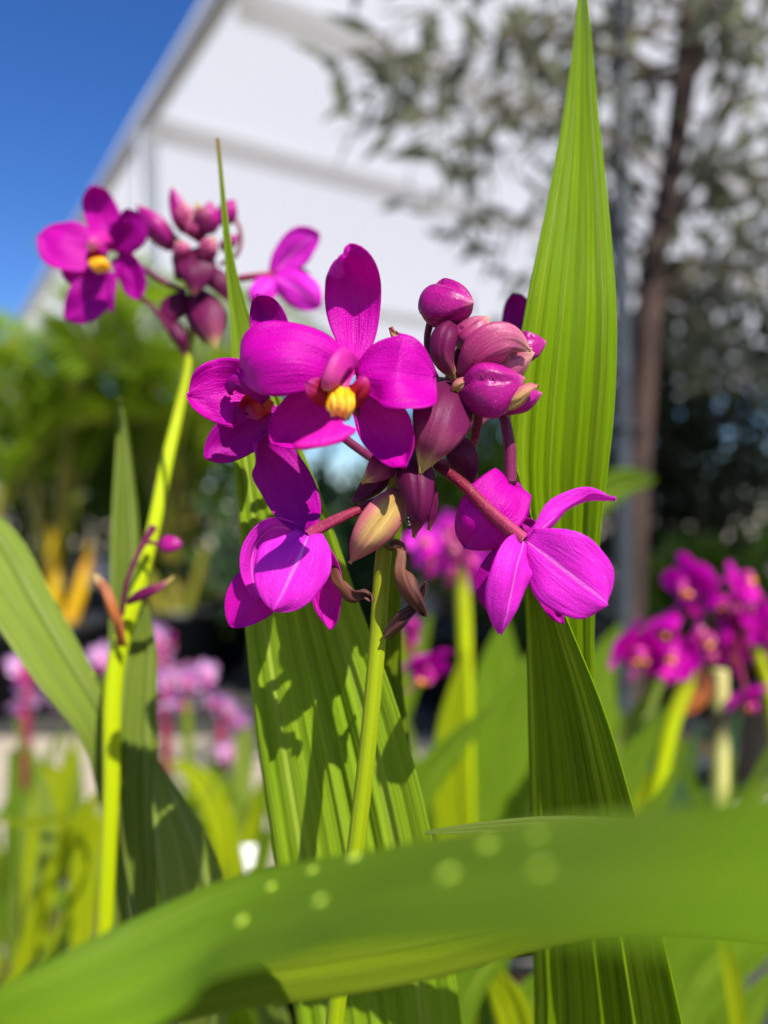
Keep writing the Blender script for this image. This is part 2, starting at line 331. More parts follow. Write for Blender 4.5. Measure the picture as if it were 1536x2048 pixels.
M['shrub'] = leaf_mat('shrub leaf', (0.11, 0.20, 0.014), (0.06, 0.12, 0.01), (0.24, 0.32, 0.05), 3, 0.4, 0.4, 0.5)
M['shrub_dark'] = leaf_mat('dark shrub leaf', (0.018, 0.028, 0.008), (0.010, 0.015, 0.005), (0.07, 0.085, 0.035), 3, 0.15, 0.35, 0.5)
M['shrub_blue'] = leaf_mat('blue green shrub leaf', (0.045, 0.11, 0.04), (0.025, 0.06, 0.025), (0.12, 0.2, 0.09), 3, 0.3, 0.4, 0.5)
M['palm'] = leaf_mat('palm leaflet', (0.21, 0.34, 0.016), (0.12, 0.21, 0.01), (0.38, 0.48, 0.04), 3, 0.45, 0.4, 0.5)
M['olive'] = leaf_mat('olive leaf', (0.10, 0.112, 0.07), (0.05, 0.06, 0.035), (0.34, 0.35, 0.26), 2, 0.5, 0.4, 0.5, tcol=(0.34, 0.36, 0.22))
M['cane'] = plain_mat('palm cane', (0.70, 0.48, 0.008), (0.55, 0.26, 0.01), 14, 0.4, 0.4)
M['palm_stalk'] = plain_mat('palm leaf stalk', (0.16, 0.20, 0.015), (0.24, 0.17, 0.02), 14, 0.4, 0.4)
M['bark'] = plain_mat('olive bark', (0.075, 0.045, 0.037), (0.028, 0.02, 0.017), 16, 0.8, 0.2, bumpd=0.004)
M['twig'] = plain_mat('twig bark', (0.14, 0.11, 0.08), (0.07, 0.05, 0.04), 60, 0.8, 0.2)
M['metal'] = plain_mat('galvanised metal', (0.045, 0.055, 0.065), (0.025, 0.03, 0.036), 30, 0.45, 0.5)
M['white_paint'] = plain_mat('white painted steel', (0.86, 0.86, 0.85), (0.82, 0.82, 0.81), 6, 0.4, 0.4)
M['grey_paint'] = plain_mat('grey painted steel', (0.62, 0.62, 0.60), (0.55, 0.55, 0.54), 6, 0.5, 0.4)
M['fabric'] = plain_mat('white roof sheet', (0.80, 0.80, 0.80), (0.74, 0.75, 0.76), 0.8, 0.6, 0.2, trans=0.47, tcol=(0.70, 0.72, 0.76))
M['beam'] = plain_mat('translucent white beam', (0.9, 0.9, 0.9), (0.86, 0.86, 0.86), 3, 0.6, 0.2, trans=0.72, tcol=(0.96, 0.96, 0.95))  # translucency added to lighten the beams from below; no sleeve is modelled
M['pot'] = plain_mat('black plastic', (0.016, 0.017, 0.02), (0.03, 0.032, 0.036), 25, 0.45, 0.4)
M['soil'] = plain_mat('potting soil', (0.05, 0.032, 0.02), (0.10, 0.07, 0.045), 120, 0.9, 0.1, bumpd=0.006)
M['ground'] = plain_mat('pale gravel ground', (0.42, 0.36, 0.29), (0.30, 0.255, 0.20), 26, 0.9, 0.1, bumpd=0.006)
M['matting'] = plain_mat('weed matting', (0.035, 0.036, 0.035), (0.075, 0.07, 0.06), 9, 0.8, 0.2, bumpd=0.003)
M['tile_roof'] = plain_mat('terracotta roof', (0.36, 0.11, 0.06), (0.28, 0.08, 0.05), 3, 0.8, 0.2)
M['render'] = plain_mat('house render', (0.55, 0.5, 0.44), (0.5, 0.46, 0.4), 2, 0.8, 0.2)
M['black'] = plain_mat('insect black', (0.006, 0.005, 0.005), (0.02, 0.014, 0.01), 3000, 0.3, 0.5)
m, nt_ = mat('water droplet painted bright'); g = NG(nt_); gl = g.n('BsdfPrincipled'); gl.inputs['Base Color'].default_value = (0.75, 0.92, 0.08, 1)  # bright yellow green colour stands in for sunlight gathered by the drops
gl.inputs['Transmission Weight'].default_value = 0.35; gl.inputs['Roughness'].default_value = 0.12; gl.inputs['IOR'].default_value = 1.33
tl = g.n('BsdfTranslucent'); tl.inputs[0].default_value = (0.70, 0.90, 0.03, 1); mx = g.n('MixShader'); mx.inputs[0].default_value = 0.45
g.l(gl.outputs[0], mx.inputs[1]); g.l(tl.outputs[0], mx.inputs[2]); g.l(mx.outputs[0], g.n('OutputMaterial').inputs[0]); M['water'] = m
m, nt_ = mat('window glass'); g = NG(nt_); finish(g, (0.03, 0.04, 0.05), None, 0, 0.05, 0.5); M['glass'] = m

# ------------------------------------------------------------------ setting: ground, matting
mb = MB(); mb.face([(-300, -300, 0), (300, -300, 0), (300, 300, 0), (-300, 300, 0)]); tag(mb.build('ground', M['ground'], smooth=False), kind='structure')
mb = MB(); mb.face([(-0.55, -0.6, 0.004), (2.4, -0.6, 0.004), (2.4, 1.55, 0.004), (-0.55, 1.25, 0.004)]); tag(mb.build('weed_mat', M['matting'], smooth=False), kind='structure')
mb = MB(); mb.face([(-3.5, 2.12, 0.004), (4.5, 2.12, 0.004), (4.5, 6, 0.004), (-3.5, 6, 0.004)]); tag(mb.build('weed_mat', M['matting'], smooth=False), kind='structure')

# ------------------------------------------------------------------ canopy: white sheets on steel beams
E = Vector((-0.53, 0.848, 0)); Pp = Vector((0.848, 0.53, 0)); P0 = 1.125; PE = 13.0; HC = CZ + 2.2
def ep(e, p, z=HC): v = E * e + Pp * p; v.z = z; return v
can = thing('canopy', ep(4.32, P0, 0), 'white sheeted canopy roof on slim steel beams against the blue sky', 'canopy')
BE = [-1.4, 0.54, 1.8, 3.06, 4.32, 7.1, 10.35]
ang = math.atan2(E.y, E.x)
for e in BE:
    mb = MB(); a, b = ep(e, P0 + 0.075, HC - 0.06), ep(e, PE, HC - 0.06)
    add_box(mb, (a + b) / 2, (b - a).length, 0.09, 0.11, math.atan2(Pp.y, Pp.x)); mb.build('beam', M['beam'], can, smooth=False)
mb = MB(); a, b = ep(BE[0] - 0.05, P0, HC - 0.045), ep(BE[-1] + 0.05, P0, HC - 0.045)
add_box(mb, (a + b) / 2, (b - a).length, 0.05, 0.08, ang); mb.build('edge_beam', M['grey_paint'], can, smooth=False)
mb = MB(); a, b = ep(BE[0] - 0.05, P0 + 0.05, HC - 0.02), ep(BE[-1] + 0.05, P0 + 0.05, HC - 0.02)
add_box(mb, (a + b) / 2, (b - a).length, 0.03, 0.04, ang); mb.build('edge_rail', M['white_paint'], can, smooth=False)
for e0, e1 in zip(BE[:-1], BE[1:]):
    nu_, nv_ = 12, 24
    P = np.zeros((nv_ + 1, nu_ + 1, 3)); UV = np.zeros((nv_ + 1, nu_ + 1, 2))
    for i in range(nv_ + 1):
        for j in range(nu_ + 1):
            v = ep(e0 + (e1 - e0) * j / nu_, P0 - 0.03 + (PE - P0) * i / nv_, HC + 0.012 - 0.006 * math.sin(math.pi * j / nu_) * (e1 - e0))
            P[i, j] = v; UV[i, j] = (j / nu_, i / nv_)
    mb = MB(); mb.grid(P, UV); mb.build('roof_sheet', M['fabric'], can)
for e, p in ((4.32, P0 + 0.02), (10.3, P0 + 0.02), (-1.35, P0 + 0.02), (4.32, 8.0), (10.3, 8.0), (4.32, PE), (10.3, PE)):
    c = ep(e, p, (HC - 0.12) / 2); mb = MB(); add_box(mb, c, 0.10, 0.10, HC - 0.12, ang)
    col = mb.build('column', M['white_paint'], can, smooth=False)
    mb = MB(); add_box(mb, (c.x, c.y, 0.012), 0.2, 0.2, 0.02, ang); mb.build('foot_plate', M['grey_paint'], col, smooth=False)

# far house with a red roof beyond the palms
hp = at(40, 1024, 34); house = thing('house', (hp.x - 3, hp.y, 0), 'distant red roofed house behind the palms at far left', 'house')
mb = MB(); add_box(mb, (hp.x - 3, hp.y + 3, 2.4), 9, 7, 4.8); mb.build('wall', M['render'], house, smooth=False)
mb = MB(); x0, x1, y0, y1 = hp.x - 8, hp.x + 2, hp.y - 0.8, hp.y + 6.8
A = [(x0, y0, 4.8), (x1, y0, 4.8), (x1, y1, 4.8), (x0, y1, 4.8)]; T1, T2 = (x0 + 3, 0.5 * (y0 + y1), 6.6), (x1 - 3, 0.5 * (y0 + y1), 6.6)
mb.face([A[0], A[1], T2, T1]); mb.face([A[1], A[2], T2]); mb.face([A[2], A[3], T1, T2]); mb.face([A[3], A[0], T1]); mb.face(A[::-1])
mb.build('roof', M['tile_roof'], house, smooth=False)
for dx in (-2.8, 0, 2.8):
    mb = MB(); add_box(mb, (hp.x - 3 + dx, hp.y - 0.52, 2.8), 1.3, 0.08, 1.3); wd = mb.build('window', M['white_paint'], house, smooth=False)
    mb = MB(); add_box(mb, (hp.x - 3 + dx, hp.y - 0.565, 2.8), 1.1, 0.03, 1.1); mb.build('pane', M['glass'], wd, smooth=False)

# ------------------------------------------------------------------ pots
def make_pot(c, r, h, label, group='black plastic nursery pots'):
    c = Vector((c[0], c[1], 0.004)); t = thing('plant_pot', c, label, 'pot', group)
    prof_ = [(0.0, 0), (0.76 * r, 0), (0.95 * r, h * 0.9), (1.0 * r, h * 0.9), (1.02 * r, h), (0.95 * r, h), (0.92 * r, h * 0.86)]
    P = np.zeros((len(prof_), 25, 3)); UV = np.zeros((len(prof_), 25, 2))
    for i, (rr, z) in enumerate(prof_):
        for j in range(25):
            a = 2 * math.pi * j / 24; P[i, j] = (c.x + rr * math.cos(a), c.y + rr * math.sin(a), c.z + z); UV[i, j] = (j / 24, i / 6)
    mb = MB(); mb.grid(P, UV); mb.build('body', M['pot'], t)
    mb = MB(); mb.face([(c.x + 0.93 * r * math.cos(2 * math.pi * j / 24), c.y + 0.93 * r * math.sin(2 * math.pi * j / 24), c.z + h * 0.9) for j in range(24)]); mb.build('soil', M['soil'], t)
    return t

# ------------------------------------------------------------------ shrubs, palms, olive
def leaf_card(mb, p, d, n, L, W, mi=0):        # one small folded leaf, two halves meeting at a keeled midrib
    d = d.normalized(); s = d.cross(n)
    if s.length < 1e-4: s = d.orthogonal()
    s.normalize(); n = s.cross(d); k = n * (-0.18 * W)
    a, b, c, e = p, p + d * L * 0.45 + s * W / 2, p + d * L, p + d * L * 0.45 - s * W / 2; mm = p + d * L * 0.5 + k
    u = random.random() * 0.2
    mb.face([a, b, mm], [(0.5, 0), (1, 0.45), (0.5 + u, 0.5)], mi); mb.face([b, c, mm], [(1, 0.45), (0.5, 1), (0.5 + u, 0.5)], mi)
    mb.face([c, e, mm], [(0.5, 1), (0, 0.45), (0.5 + u, 0.5)], mi); mb.face([e, a, mm], [(0, 0.45), (0.5, 0), (0.5 + u, 0.5)], mi)
def rv():
    while True:
        v = Vector((random.uniform(-1, 1), random.uniform(-1, 1), random.uniform(-1, 1)))
        if 0.05 < v.length < 1: return v
def shrub(c, rx, ry, h, n, L, W, m, label, group='shrubs behind the orchids', base=0.25, cat='shrub', clumps=14):
    t = thing('shrub', (c[0], c[1], 0), label, cat, group)
    mb = MB(); cl = []
    for k in range(clumps):
        v = rv().normalized() * random.uniform(0.45, 0.95); cl.append((Vector((c[0] + v.x * rx * 0.75, c[1] + v.y * ry * 0.75, base + (h - base) * (0.5 + 0.45 * v.z))), random.uniform(0.25, 0.45)))
    for i in range(n):
        q, r = random.choice(cl); v = rv().normalized() * random.random() ** 0.4
        p = q + Vector((v.x * rx * r, v.y * ry * r, v.z * (h - base) * r * 0.8))
        d = (v + Vector((0, 0, 0.35)) + rv() * 0.7); leaf_card(mb, p, d, rv(), L * random.uniform(0.7, 1.3), W * random.uniform(0.7, 1.2))
    mb.build('crown', M[m], t, smooth=False)
    mb = MB()
    add_tube(mb, [Vector((c[0], c[1], 0)), Vector((c[0] + 0.02, c[1], base)), Vector((c[0], c[1], h * 0.7))], [0.025, 0.02, 0.008], 8)
    for q, r in cl[:8]: add_tube(mb, [Vector((c[0], c[1], base * 0.8)), (Vector((c[0], c[1], base)) + q) / 2 + rv() * 0.03, q], [0.012, 0.008, 0.004], 6)
    mb.build('trunk', M['twig'], t)
    return t
def palm(c, n_fronds, hgt, label, seed, pot_h=0.28, spread=1.0, lean=0, cane='palm_stalk'):
    random.seed(seed)
    t = thing('areca_palm', (c[0], c[1], 0.0), label, 'palm', 'potted palms behind the orchids')
    z0 = pot_h * 0.9
    for k in range(4):
        a = k * 1.7 + random.random(); bx = Vector((c[0] + 0.045 * math.cos(a), c[1] + 0.045 * math.sin(a), z0))
        mb = MB(); tp = bx + Vector((0.07 * math.cos(a), 0.07 * math.sin(a), random.uniform(0.18, 0.34)))
        add_tube(mb, [bx, (bx + tp) / 2 + Vector((0.005, 0, 0)), tp], [0.024, 0.02, 0.013], 10); mb.build('cane', M[cane], t)
    for k in range(n_fronds):
        a = k * 2.399 + random.random() * 0.6 + lean; rr = random.uniform(0.25, 0.55) * spread; H = hgt * random.uniform(0.72, 1.05)
        b = Vector((c[0] + 0.03 * math.cos(a), c[1] + 0.03 * math.sin(a), z0 + 0.2)); o = Vector((math.cos(a), math.sin(a), 0))
        pts = [b, b + o * rr * 0.25 + Vector((0, 0, (H - z0) * 0.5)), b + o * rr * 0.65 + Vector((0, 0, (H - z0) * 0.80)), b + o * rr * 1.15 + Vector((0, 0, (H - z0) * (0.84 if random.random() < .6 else 0.68)))]
        mb = MB(); add_tube(mb, pts, [0.009, 0.006, 0.004, 0.002], 6, 12, 1)
        K = knots(pts); ts = np.linspace(0.3, 0.99, 22); C = interp(K, pts, ts); T = np.gradient(C, axis=0)
        for i in range(len(ts)):
            tv = Vector(T[i]).normalized(); sd = tv.cross(Vector((0, 0, 1)))
            if sd.length < 1e-3: sd = Vector((1, 0, 0))
            sd.normalize(); L = 0.26 * (0.55 + 0.45 * math.sin(math.pi * (i + 3) / 26))
            for sg in (-1, 1):
                d = (tv * 0.75 + sd * sg * 0.8 + Vector((0, 0, 0.28)) + rv() * 0.1).normalized(); p = Vector(C[i])
                q1 = p + d * L * 0.5; q2 = p + d * L + Vector((0, 0, -0.22 * L)); wv = d.cross(Vector((0, 0, 1)) + rv() * 0.2).normalized() * 0.015
                mb.face([p, q1 + wv, q2, q1 - wv], [(0.5, 0), (1, 0.5), (0.5, 1), (0, 0.5)], 0)
        mb.build('frond', [M['palm'], M['palm_stalk']], t, smooth=False)
    random.seed(seed + 100)
    return t

def put(x, d): return ((x - 768) / F * d, d)
pc = put(105, 2.45); make_pot(pc, 0.17, 0.28, 'black pot holding the yellow caned palm at far left'); palm(pc, 11, 1.22, 'areca palm with yellow canes in front of the far left sky', 3, cane='cane')
pc = put(-60, 2.3); make_pot(pc, 0.16, 0.28, 'black pot cut by the left picture edge'); palm(pc, 10, 1.0, 'pale areca palm cut off by the left picture edge', 5)
pc = put(345, 2.75); make_pot(pc, 0.17, 0.28, 'black pot under the dark palm behind the left flower spike'); palm(pc, 12, 1.25, 'dark green areca palm behind the left orchid stem', 9)
random.seed(21)
sh = [(40, 3.4, .55, .4, 1.28, 'shrub', 'leafy shrub at the far left behind the palms'), (150, 3.6, .5, .4, 1.5, 'shrub', 'tall leafy shrub behind the yellow caned palm'), (340, 3.5, .5, .4, 1.5, 'shrub', 'tall shrub behind the dark palm'), (250, 3.3, .55, .4, 1.35, 'shrub', 'green shrub showing between the two left palms'), (440, 3.1, .5, .4, 1.1, 'shrub', 'green shrub just right of the left orchid stem'),
      (600, 2.6, .38, .3, .78, 'shrub_blue', 'blue green shrub below the front flower, behind the striped leaf'),
      (720, 3.3, .5, .4, .62, 'shrub_blue', 'low shrub with sky glinting above it, behind the stem'), (900, 2.5, .36, .3, .92, 'shrub', 'green shrub behind the middle of the flower spike'),
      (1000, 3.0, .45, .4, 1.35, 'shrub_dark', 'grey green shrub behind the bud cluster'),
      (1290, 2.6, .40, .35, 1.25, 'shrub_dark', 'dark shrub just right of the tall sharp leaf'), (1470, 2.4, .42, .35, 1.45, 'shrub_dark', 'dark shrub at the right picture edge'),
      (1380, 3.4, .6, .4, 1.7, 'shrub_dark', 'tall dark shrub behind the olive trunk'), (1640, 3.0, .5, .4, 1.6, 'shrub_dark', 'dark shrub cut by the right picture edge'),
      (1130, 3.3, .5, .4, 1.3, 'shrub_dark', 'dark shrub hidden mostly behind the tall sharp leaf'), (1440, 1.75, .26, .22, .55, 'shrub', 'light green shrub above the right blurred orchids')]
for X, d, rx, ry, h, m_, lab in sh:
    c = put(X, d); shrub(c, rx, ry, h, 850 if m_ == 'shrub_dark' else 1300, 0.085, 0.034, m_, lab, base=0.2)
    make_pot(c, 0.15, 0.26, 'black pot under the ' + lab.split(',')[0])

# olive tree with its stake
oc = put(1270, 1.25); random.seed(31)
tree = thing('olive_tree', (oc[0], oc[1], 0), 'young olive tree with dark reddish trunk and grey green leaves at upper right', 'tree')
tr = [Vector((oc[0], oc[1], 0)), at(1262, 1300, 1.25), at(1285, 800, 1.25), at(1305, 540, 1.24), at(1345, 330, 1.24), at(1385, 20, 1.25), at(1420, -400, 1.26), at(1425, -700, 1.27)]
mb = MB(); add_tube(mb, tr, [0.025, 0.021, 0.019, 0.019, 0.018, 0.021, 0.014, 0.007], 14, 60); add_tube(mb, [tr[2], at(1240, 560, 1.3), at(1185, 260, 1.33), at(1170, -200, 1.35)], [0.010, 0.008, 0.007, 0.004], 10, 30); add_tube(mb, [tr[3], at(1380, 380, 1.28), at(1470, 190, 1.31), at(1560, -100, 1.33)], [0.012, 0.010, 0.008, 0.005], 10, 30); mb.build('trunk', M['bark'], tree)
tw = MB(); lv = MB()
def twig(pts, r0, dens, L=0.066):
    add_tube(tw, pts, [r0, r0 * 0.5, 0.0012], 6, 14)
    K = knots(pts); ts = np.linspace(0.2, 1, dens); C = interp(K, pts, ts); T = np.gradient(C, axis=0)
    for i in range(dens):
        tv = Vector(T[i]).normalized(); sd = tv.cross(rv()).normalized()
        for sg in (-1, 1):
            leaf_card(lv, Vector(C[i]), tv * 0.7 + sd * sg + Vector((0, 0, -0.1)) + rv() * 0.35, rv(), L * random.uniform(0.7, 1.2), 0.018)
ends = [(670, 120, 1.12), (720, 190, 1.15), (800, 250, 1.15), (880, 300, 1.2), (930, 260, 1.25), (690, 150, 1.30), (760, 250, 1.32), (900, 330, 1.4), (960, 480, 1.6), (1000, 230, 1.45), (1050, 60, 1.5), (1030, 560, 1.7), (900, -60, 1.5), (720, -40, 1.45),
        (1080, 380, 1.65), (1150, 150, 1.6), (1450, 120, 1.4), (1500, 260, 1.45), (1530, 60, 1.5), (1560, 400, 1.5), (1460, 470, 1.6), (1420, 560, 1.7), (1560, 560, 1.6), (1290, 60, 1.7), (1230, 250, 1.7), (1480, 640, 1.7), (1350, 640, 1.75), (1200, 480, 1.75),
        (1110, -80, 1.5), (1300, -150, 1.4), (1500, -100, 1.5), (1620, 200, 1.6), (1640, 500, 1.7), (1440, 720, 1.75), (1540, 760, 1.7)]
for ex, ey, ed in ends:
    e = at(ex, ey, ed * 0.79); k = min(len(tr) - 1, max(3, 6 - int((ey + 100) / 200))); s0 = tr[k] + (tr[k - 1] - tr[k]) * random.random() * 0.6
    mid_ = (s0 + e) / 2 + Vector((random.uniform(-.03, .03), random.uniform(-.06, .06), random.uniform(0.0, 0.10)))
    twig([s0, mid_, e], 0.0045, 8)
    for k2 in range(1 if ex < 1150 else 2):
        a = random.uniform(0.4, 0.95); q = s0.lerp(mid_, a * 2) if a < .5 else mid_.lerp(e, a * 2 - 1)
        twig([q, q + rv() * 0.09 + Vector((0, 0, -.01)), q + (e - s0).normalized() * 0.10 + rv() * 0.13], 0.0022, 6)
lv.build('crown', M['olive'], tree, smooth=False); tw.build('branches', M['twig'], tree)
stk = put(1248, 1.19); stake = thing('stake', (stk[0], stk[1], 0), 'grey metal stake pole standing left of the olive trunk', 'stake')
mb = MB(); add_tube(mb, [Vector((stk[0], stk[1], 0.0)), Vector((stk[0] - 0.004, stk[1], 1.0)), Vector((stk[0] - 0.006, stk[1], 1.42))], 0.0135, 12); mb.build('pole', M['metal'], stake)
for z in (0.75, 1.05):
    mb = MB(); a = Vector((stk[0] - 0.004, stk[1] - 0.018, z)); add_tube(mb, [a + Vector((-0.016, .018, 0)), a, a + Vector((0.02, 0.02, 0.004)), a + Vector((0.045, 0.05, 0.0)), a + Vector((0.035, 0.085, 0.0))], 0.004, 6); mb.build('tie', M['pot'], stake)
make_pot(oc, 0.15, 0.26, 'large black pot holding the olive tree')

# ------------------------------------------------------------------ orchid pieces
S0 = D0 / F                                        # metres per photograph pixel at the sharp spike
CUPK = {'petal': 0.62, 'sepal': 0.62, 'bract': 0.6, 'dried_bract': 0.5}
def pet(parent, name, m, mid, hw, pr=(0.5, 0.2, 2.0, 2.0), roll=0, cup=0.0, nu=14, nv=22, th=0.00035, label=None, **kw):
    """petal-like piece: mid points (x, y, mm behind spike), greatest half width in photo pixels, cup in mm"""
    P3 = [px(*p) for p in mid]; d = sum((p.y for p in P3)) / len(P3); W = hw * d / F
    k_ = CUPK.get(name, 0.7)
    cp = [c * k_ / 1000 for c in cup] if hasattr(cup, '__len__') else cup * k_ / 1000
    seed_ = int(abs(mid[0][0] * 7 + mid[-1][1] * 13)) % 997; kw.setdefault('warp', 0.00035 if name in ('petal', 'sepal', 'lip') else (0.0006 if 'dried' in name else 0.0002)); kw.setdefault('crease', 0.0003); kw.setdefault('seed', seed_)
    P, UV = ribbon_pts(P3, (lambda t: W * prof(t, *pr) + 1e-5), roll=roll, cup=cp, nu=nu, nv=nv, **kw)
    mb = MB(); add_sheet(mb, P, UV, th); o = mb.build(name, m, parent)
    if label: o['label'] = label
    return o
def lf(parent, m, mid, hw, base=None, roll=0, cup=0.0, pleat=None, nu=28, nv=60, th=0.0005, name='leaf', **kw):
    P3 = [px(*p) for p in mid]; H = [h * p.y / F for h, p in zip(hw, P3)]
    rl = roll
    if base is not None:
        b = Vector(base); q = P3[-1].lerp(b, 0.5) ; P3 += [q, b]; H += [H[-1] * 0.75, 0.006]
    P, UV = ribbon_pts(P3, H, roll=rl, cup=cup / 1000, pleat=pleat, nu=nu, nv=nv, **kw)
    mb = MB(); add_sheet(mb, P, UV, th); o = mb.build(name, m, parent); o_pts[o.name] = P
    return o
o_pts = {}
def stk_(parent, m, pts, rad, name='stem', n=14, nv=None):     # stalk; radii in photo pixels
    P3 = [p if isinstance(p, Vector) else px(*p) for p in pts]; d = sum(p.y for p in P3) / len(P3)
    mb = MB(); add_tube(mb, P3, [r * d / F for r in rad], n, nv); return mb.build(name, m, parent)
def budm(parent, m, a, b, hw, name='bud', pw=0.8, seam=0.16, ph=0.0, tip=0.18, bend=(0, 0, 0), n=36, nv=26):
    """closed bud: overlapping sepals show as creases along it"""
    A, B = px(*a), px(*b); ax = B - A; L = ax.length; W = hw * A.y / F; ax.normalize()
    u = ax.cross(Vector((0.1, -1, 0.15))).normalized(); v = ax.cross(u)
    P = np.zeros((nv + 1, n + 1, 3)); UV = np.zeros((nv + 1, n + 1, 2)); bd = Vector(bend) * W
    for i in range(nv + 1):
        t = i / nv; t2 = t
        r = W * math.sin(math.pi * min(1, t ** pw)) ** (0.58 if t < 0.5 else 0.58 + 0.8 * (t - 0.5)) * (1 + 0.04 * math.sin(9 * t + ph * 20))
        for j in range(n + 1):
            th = 2 * math.pi * j / n; k = (th * 3 / (2 * math.pi) + ph) % 1.0
            kk = (k + 0.18 * math.sin(3.2 * t + ph * 9)) % 1.0; step = (kk - 0.5) * seam * 1.5 - seam * 1.6 * math.exp(-(min(kk, 1 - kk) / 0.05) ** 2) + 0.05 * math.cos(2 * th + ph * 7)
            rr = r * (1 + step * math.sin(math.pi * t) ** 0.5)
            P[i, j] = A + ax * L * t2 + (u * math.cos(th) + v * math.sin(th)) * rr + bd * math.sin(math.pi * t)
            UV[i, j] = (j / n, t)
    mb = MB(); mb.grid(P, UV); return mb.build(name, m, parent)

# ------------------------------------------------------------------ the sharp orchid
hb = Vector((0.012, 0.215, 0.175))
hero = thing('orchid_plant', (hb.x, hb.y, 0.17), 'magenta ground orchid in sharp focus, with open flowers, buds and tall pleated leaves', 'orchid')
make_pot(hb, 0.072, 0.18, 'black pot of the sharply focused orchid, below the picture')
# leaves
lf(hero, M['leaf_big'], [(1163, -60, 36), (1165, 60, 32), (1163, 200, 27), (1156, 430, 19), (1144, 620, 15), (1126, 820, 16), (1117, 980, 19), (1125, 1120, 23), (1138, 1260, 27), (1150, 1500, 32), (1140, 2060, 40)],
   [6, 17, 33, 66, 91, 101, 92, 70, 48, 40, 36], hb, roll=[4, 2, -2, -6, -8, -4, 4, 8, 8, 5, 0], cup=2.2, pleat=(5, 0.00042, 1.2), nu=56, nv=120, warp=0.0004, seed=5)
lf(hero, M['leaf_fold'], [(1030, 935, 7), (1046, 1010, 7), (1072, 1140, 9), (1096, 1250, 11), (1128, 1400, 13), (1160, 1600, 16), (1190, 1850, 20), (1214, 2060, 25)],
   [2, 9, 20, 37, 62, 86, 108, 122], hb, roll=[-48, -46, -42, -38, -35, -33, -30, -28], cup=1.0, pleat=(6, 0.0016, 1.5), nu=72, nv=90, warp=0.0003, seed=3)
lf(hero, M['leaf_mid'], [(434, 276, 42), (441, 340, 38), (449, 430, 36), (462, 540, 34), (480, 640, 32), (502, 760, 30), (530, 900, 28), (556, 1010, 27), (604, 1250, 26), (646, 1430, 26), (693, 1650, 28), (757, 2060, 34)],
   [0.4, 1.6, 4, 10, 22, 44, 71, 88, 122, 145, 158, 166], hb, roll=[-12, -12, -10, -8, -6, -4, -2, 0, 0], cup=1.0, pleat=(9, 0.0009, 1.3), nu=80, nv=110, warp=0.0003)
# a narrow yellowish leaf stalk right behind the stem
lf(hero, M['leaf_under'], [(800, 1020, 38), (790, 1150, 38), (782, 1350, 40), (800, 1550, 42), (820, 1800, 44), (830, 2060, 46)], [3, 14, 22, 28, 30, 30], hb, roll=20, cup=1, pleat=(3, 0.0004, 1), nu=20, nv=40)
# stem
stk_(hero, M['stem'], [hb, (668, 2060, 12), (690, 1880, 8), (714, 1680, 5), (737, 1480, 3), (755, 1280, 2), (766, 1120, 2), (782, 1000, 2), (800, 940, 3), (845, 860, 4), (893, 780, 3), (912, 720, 2), (920, 690, 2)],
     [20, 19, 18.5, 18, 17, 16.5, 16, 14, 13, 13, 12, 9, 5], 'stem', 20, 110)

# --- open flower facing the viewer
fc = px(695, 760, -12)
f1 = thing('flower', fc, parent=hero); f1['label'] = 'open magenta flower facing forward with yellow lip'
pet(f1, 'sepal', M['petal'], [(706, 735, -11), (708, 660, -8), (706, 585, -9), (700, 535, -14), (693, 513, -19)], 57, (0.56, 0.30, 2.2, 2.0, 1.1), roll=-8, cup=[0.5, 0.8, 2.0, 4], nu=20, nv=30)
pet(f1, 'petal', M['petal'], [(700, 752, -11), (640, 722, -14), (575, 712, -16), (522, 720, -15), (481, 738, -12)], 78, (0.56, 0.28, 2.4, 2.0, 1.1), roll=[-10, -16, -14, 6], cup=[0.5, -2.5, -3.2, -2], nu=22, nv=30, ripple=0.0006, rfreq=1.4, seed=2)
pet(f1, 'petal', M['petal'], [(712, 752, -11), (760, 740, -14), (800, 738, -16), (840, 742, -14), (871, 752, -10)], 80, (0.52, 0.32, 2.1, 2.0, 1.1), roll=[6, 18, 26, 20], cup=[0.5, 1.5, 2.5, 2], nu=22, nv=30, ripple=0.0003, rfreq=1.2, seed=4)
pet(f1, 'sepal', M['petal'], [(690, 778, -9), (640, 810, -8), (590, 850, -9), (545, 888, -12)], 52, (0.5, 0.35, 2.0, 1.5, 1.0), roll=[10, 18, 10], cup=[1, 2.4, 2], nu=18, nv=24)
pet(f1, 'sepal', M['petal'], [(712, 780, -9), (745, 822, -10), (785, 880, -12), (807, 933, -15)], 52, (0.5, 0.35, 2.0, 1.5, 1.0), roll=[-10, -16, -20], cup=[1, 2.6, 2], nu=18, nv=24)
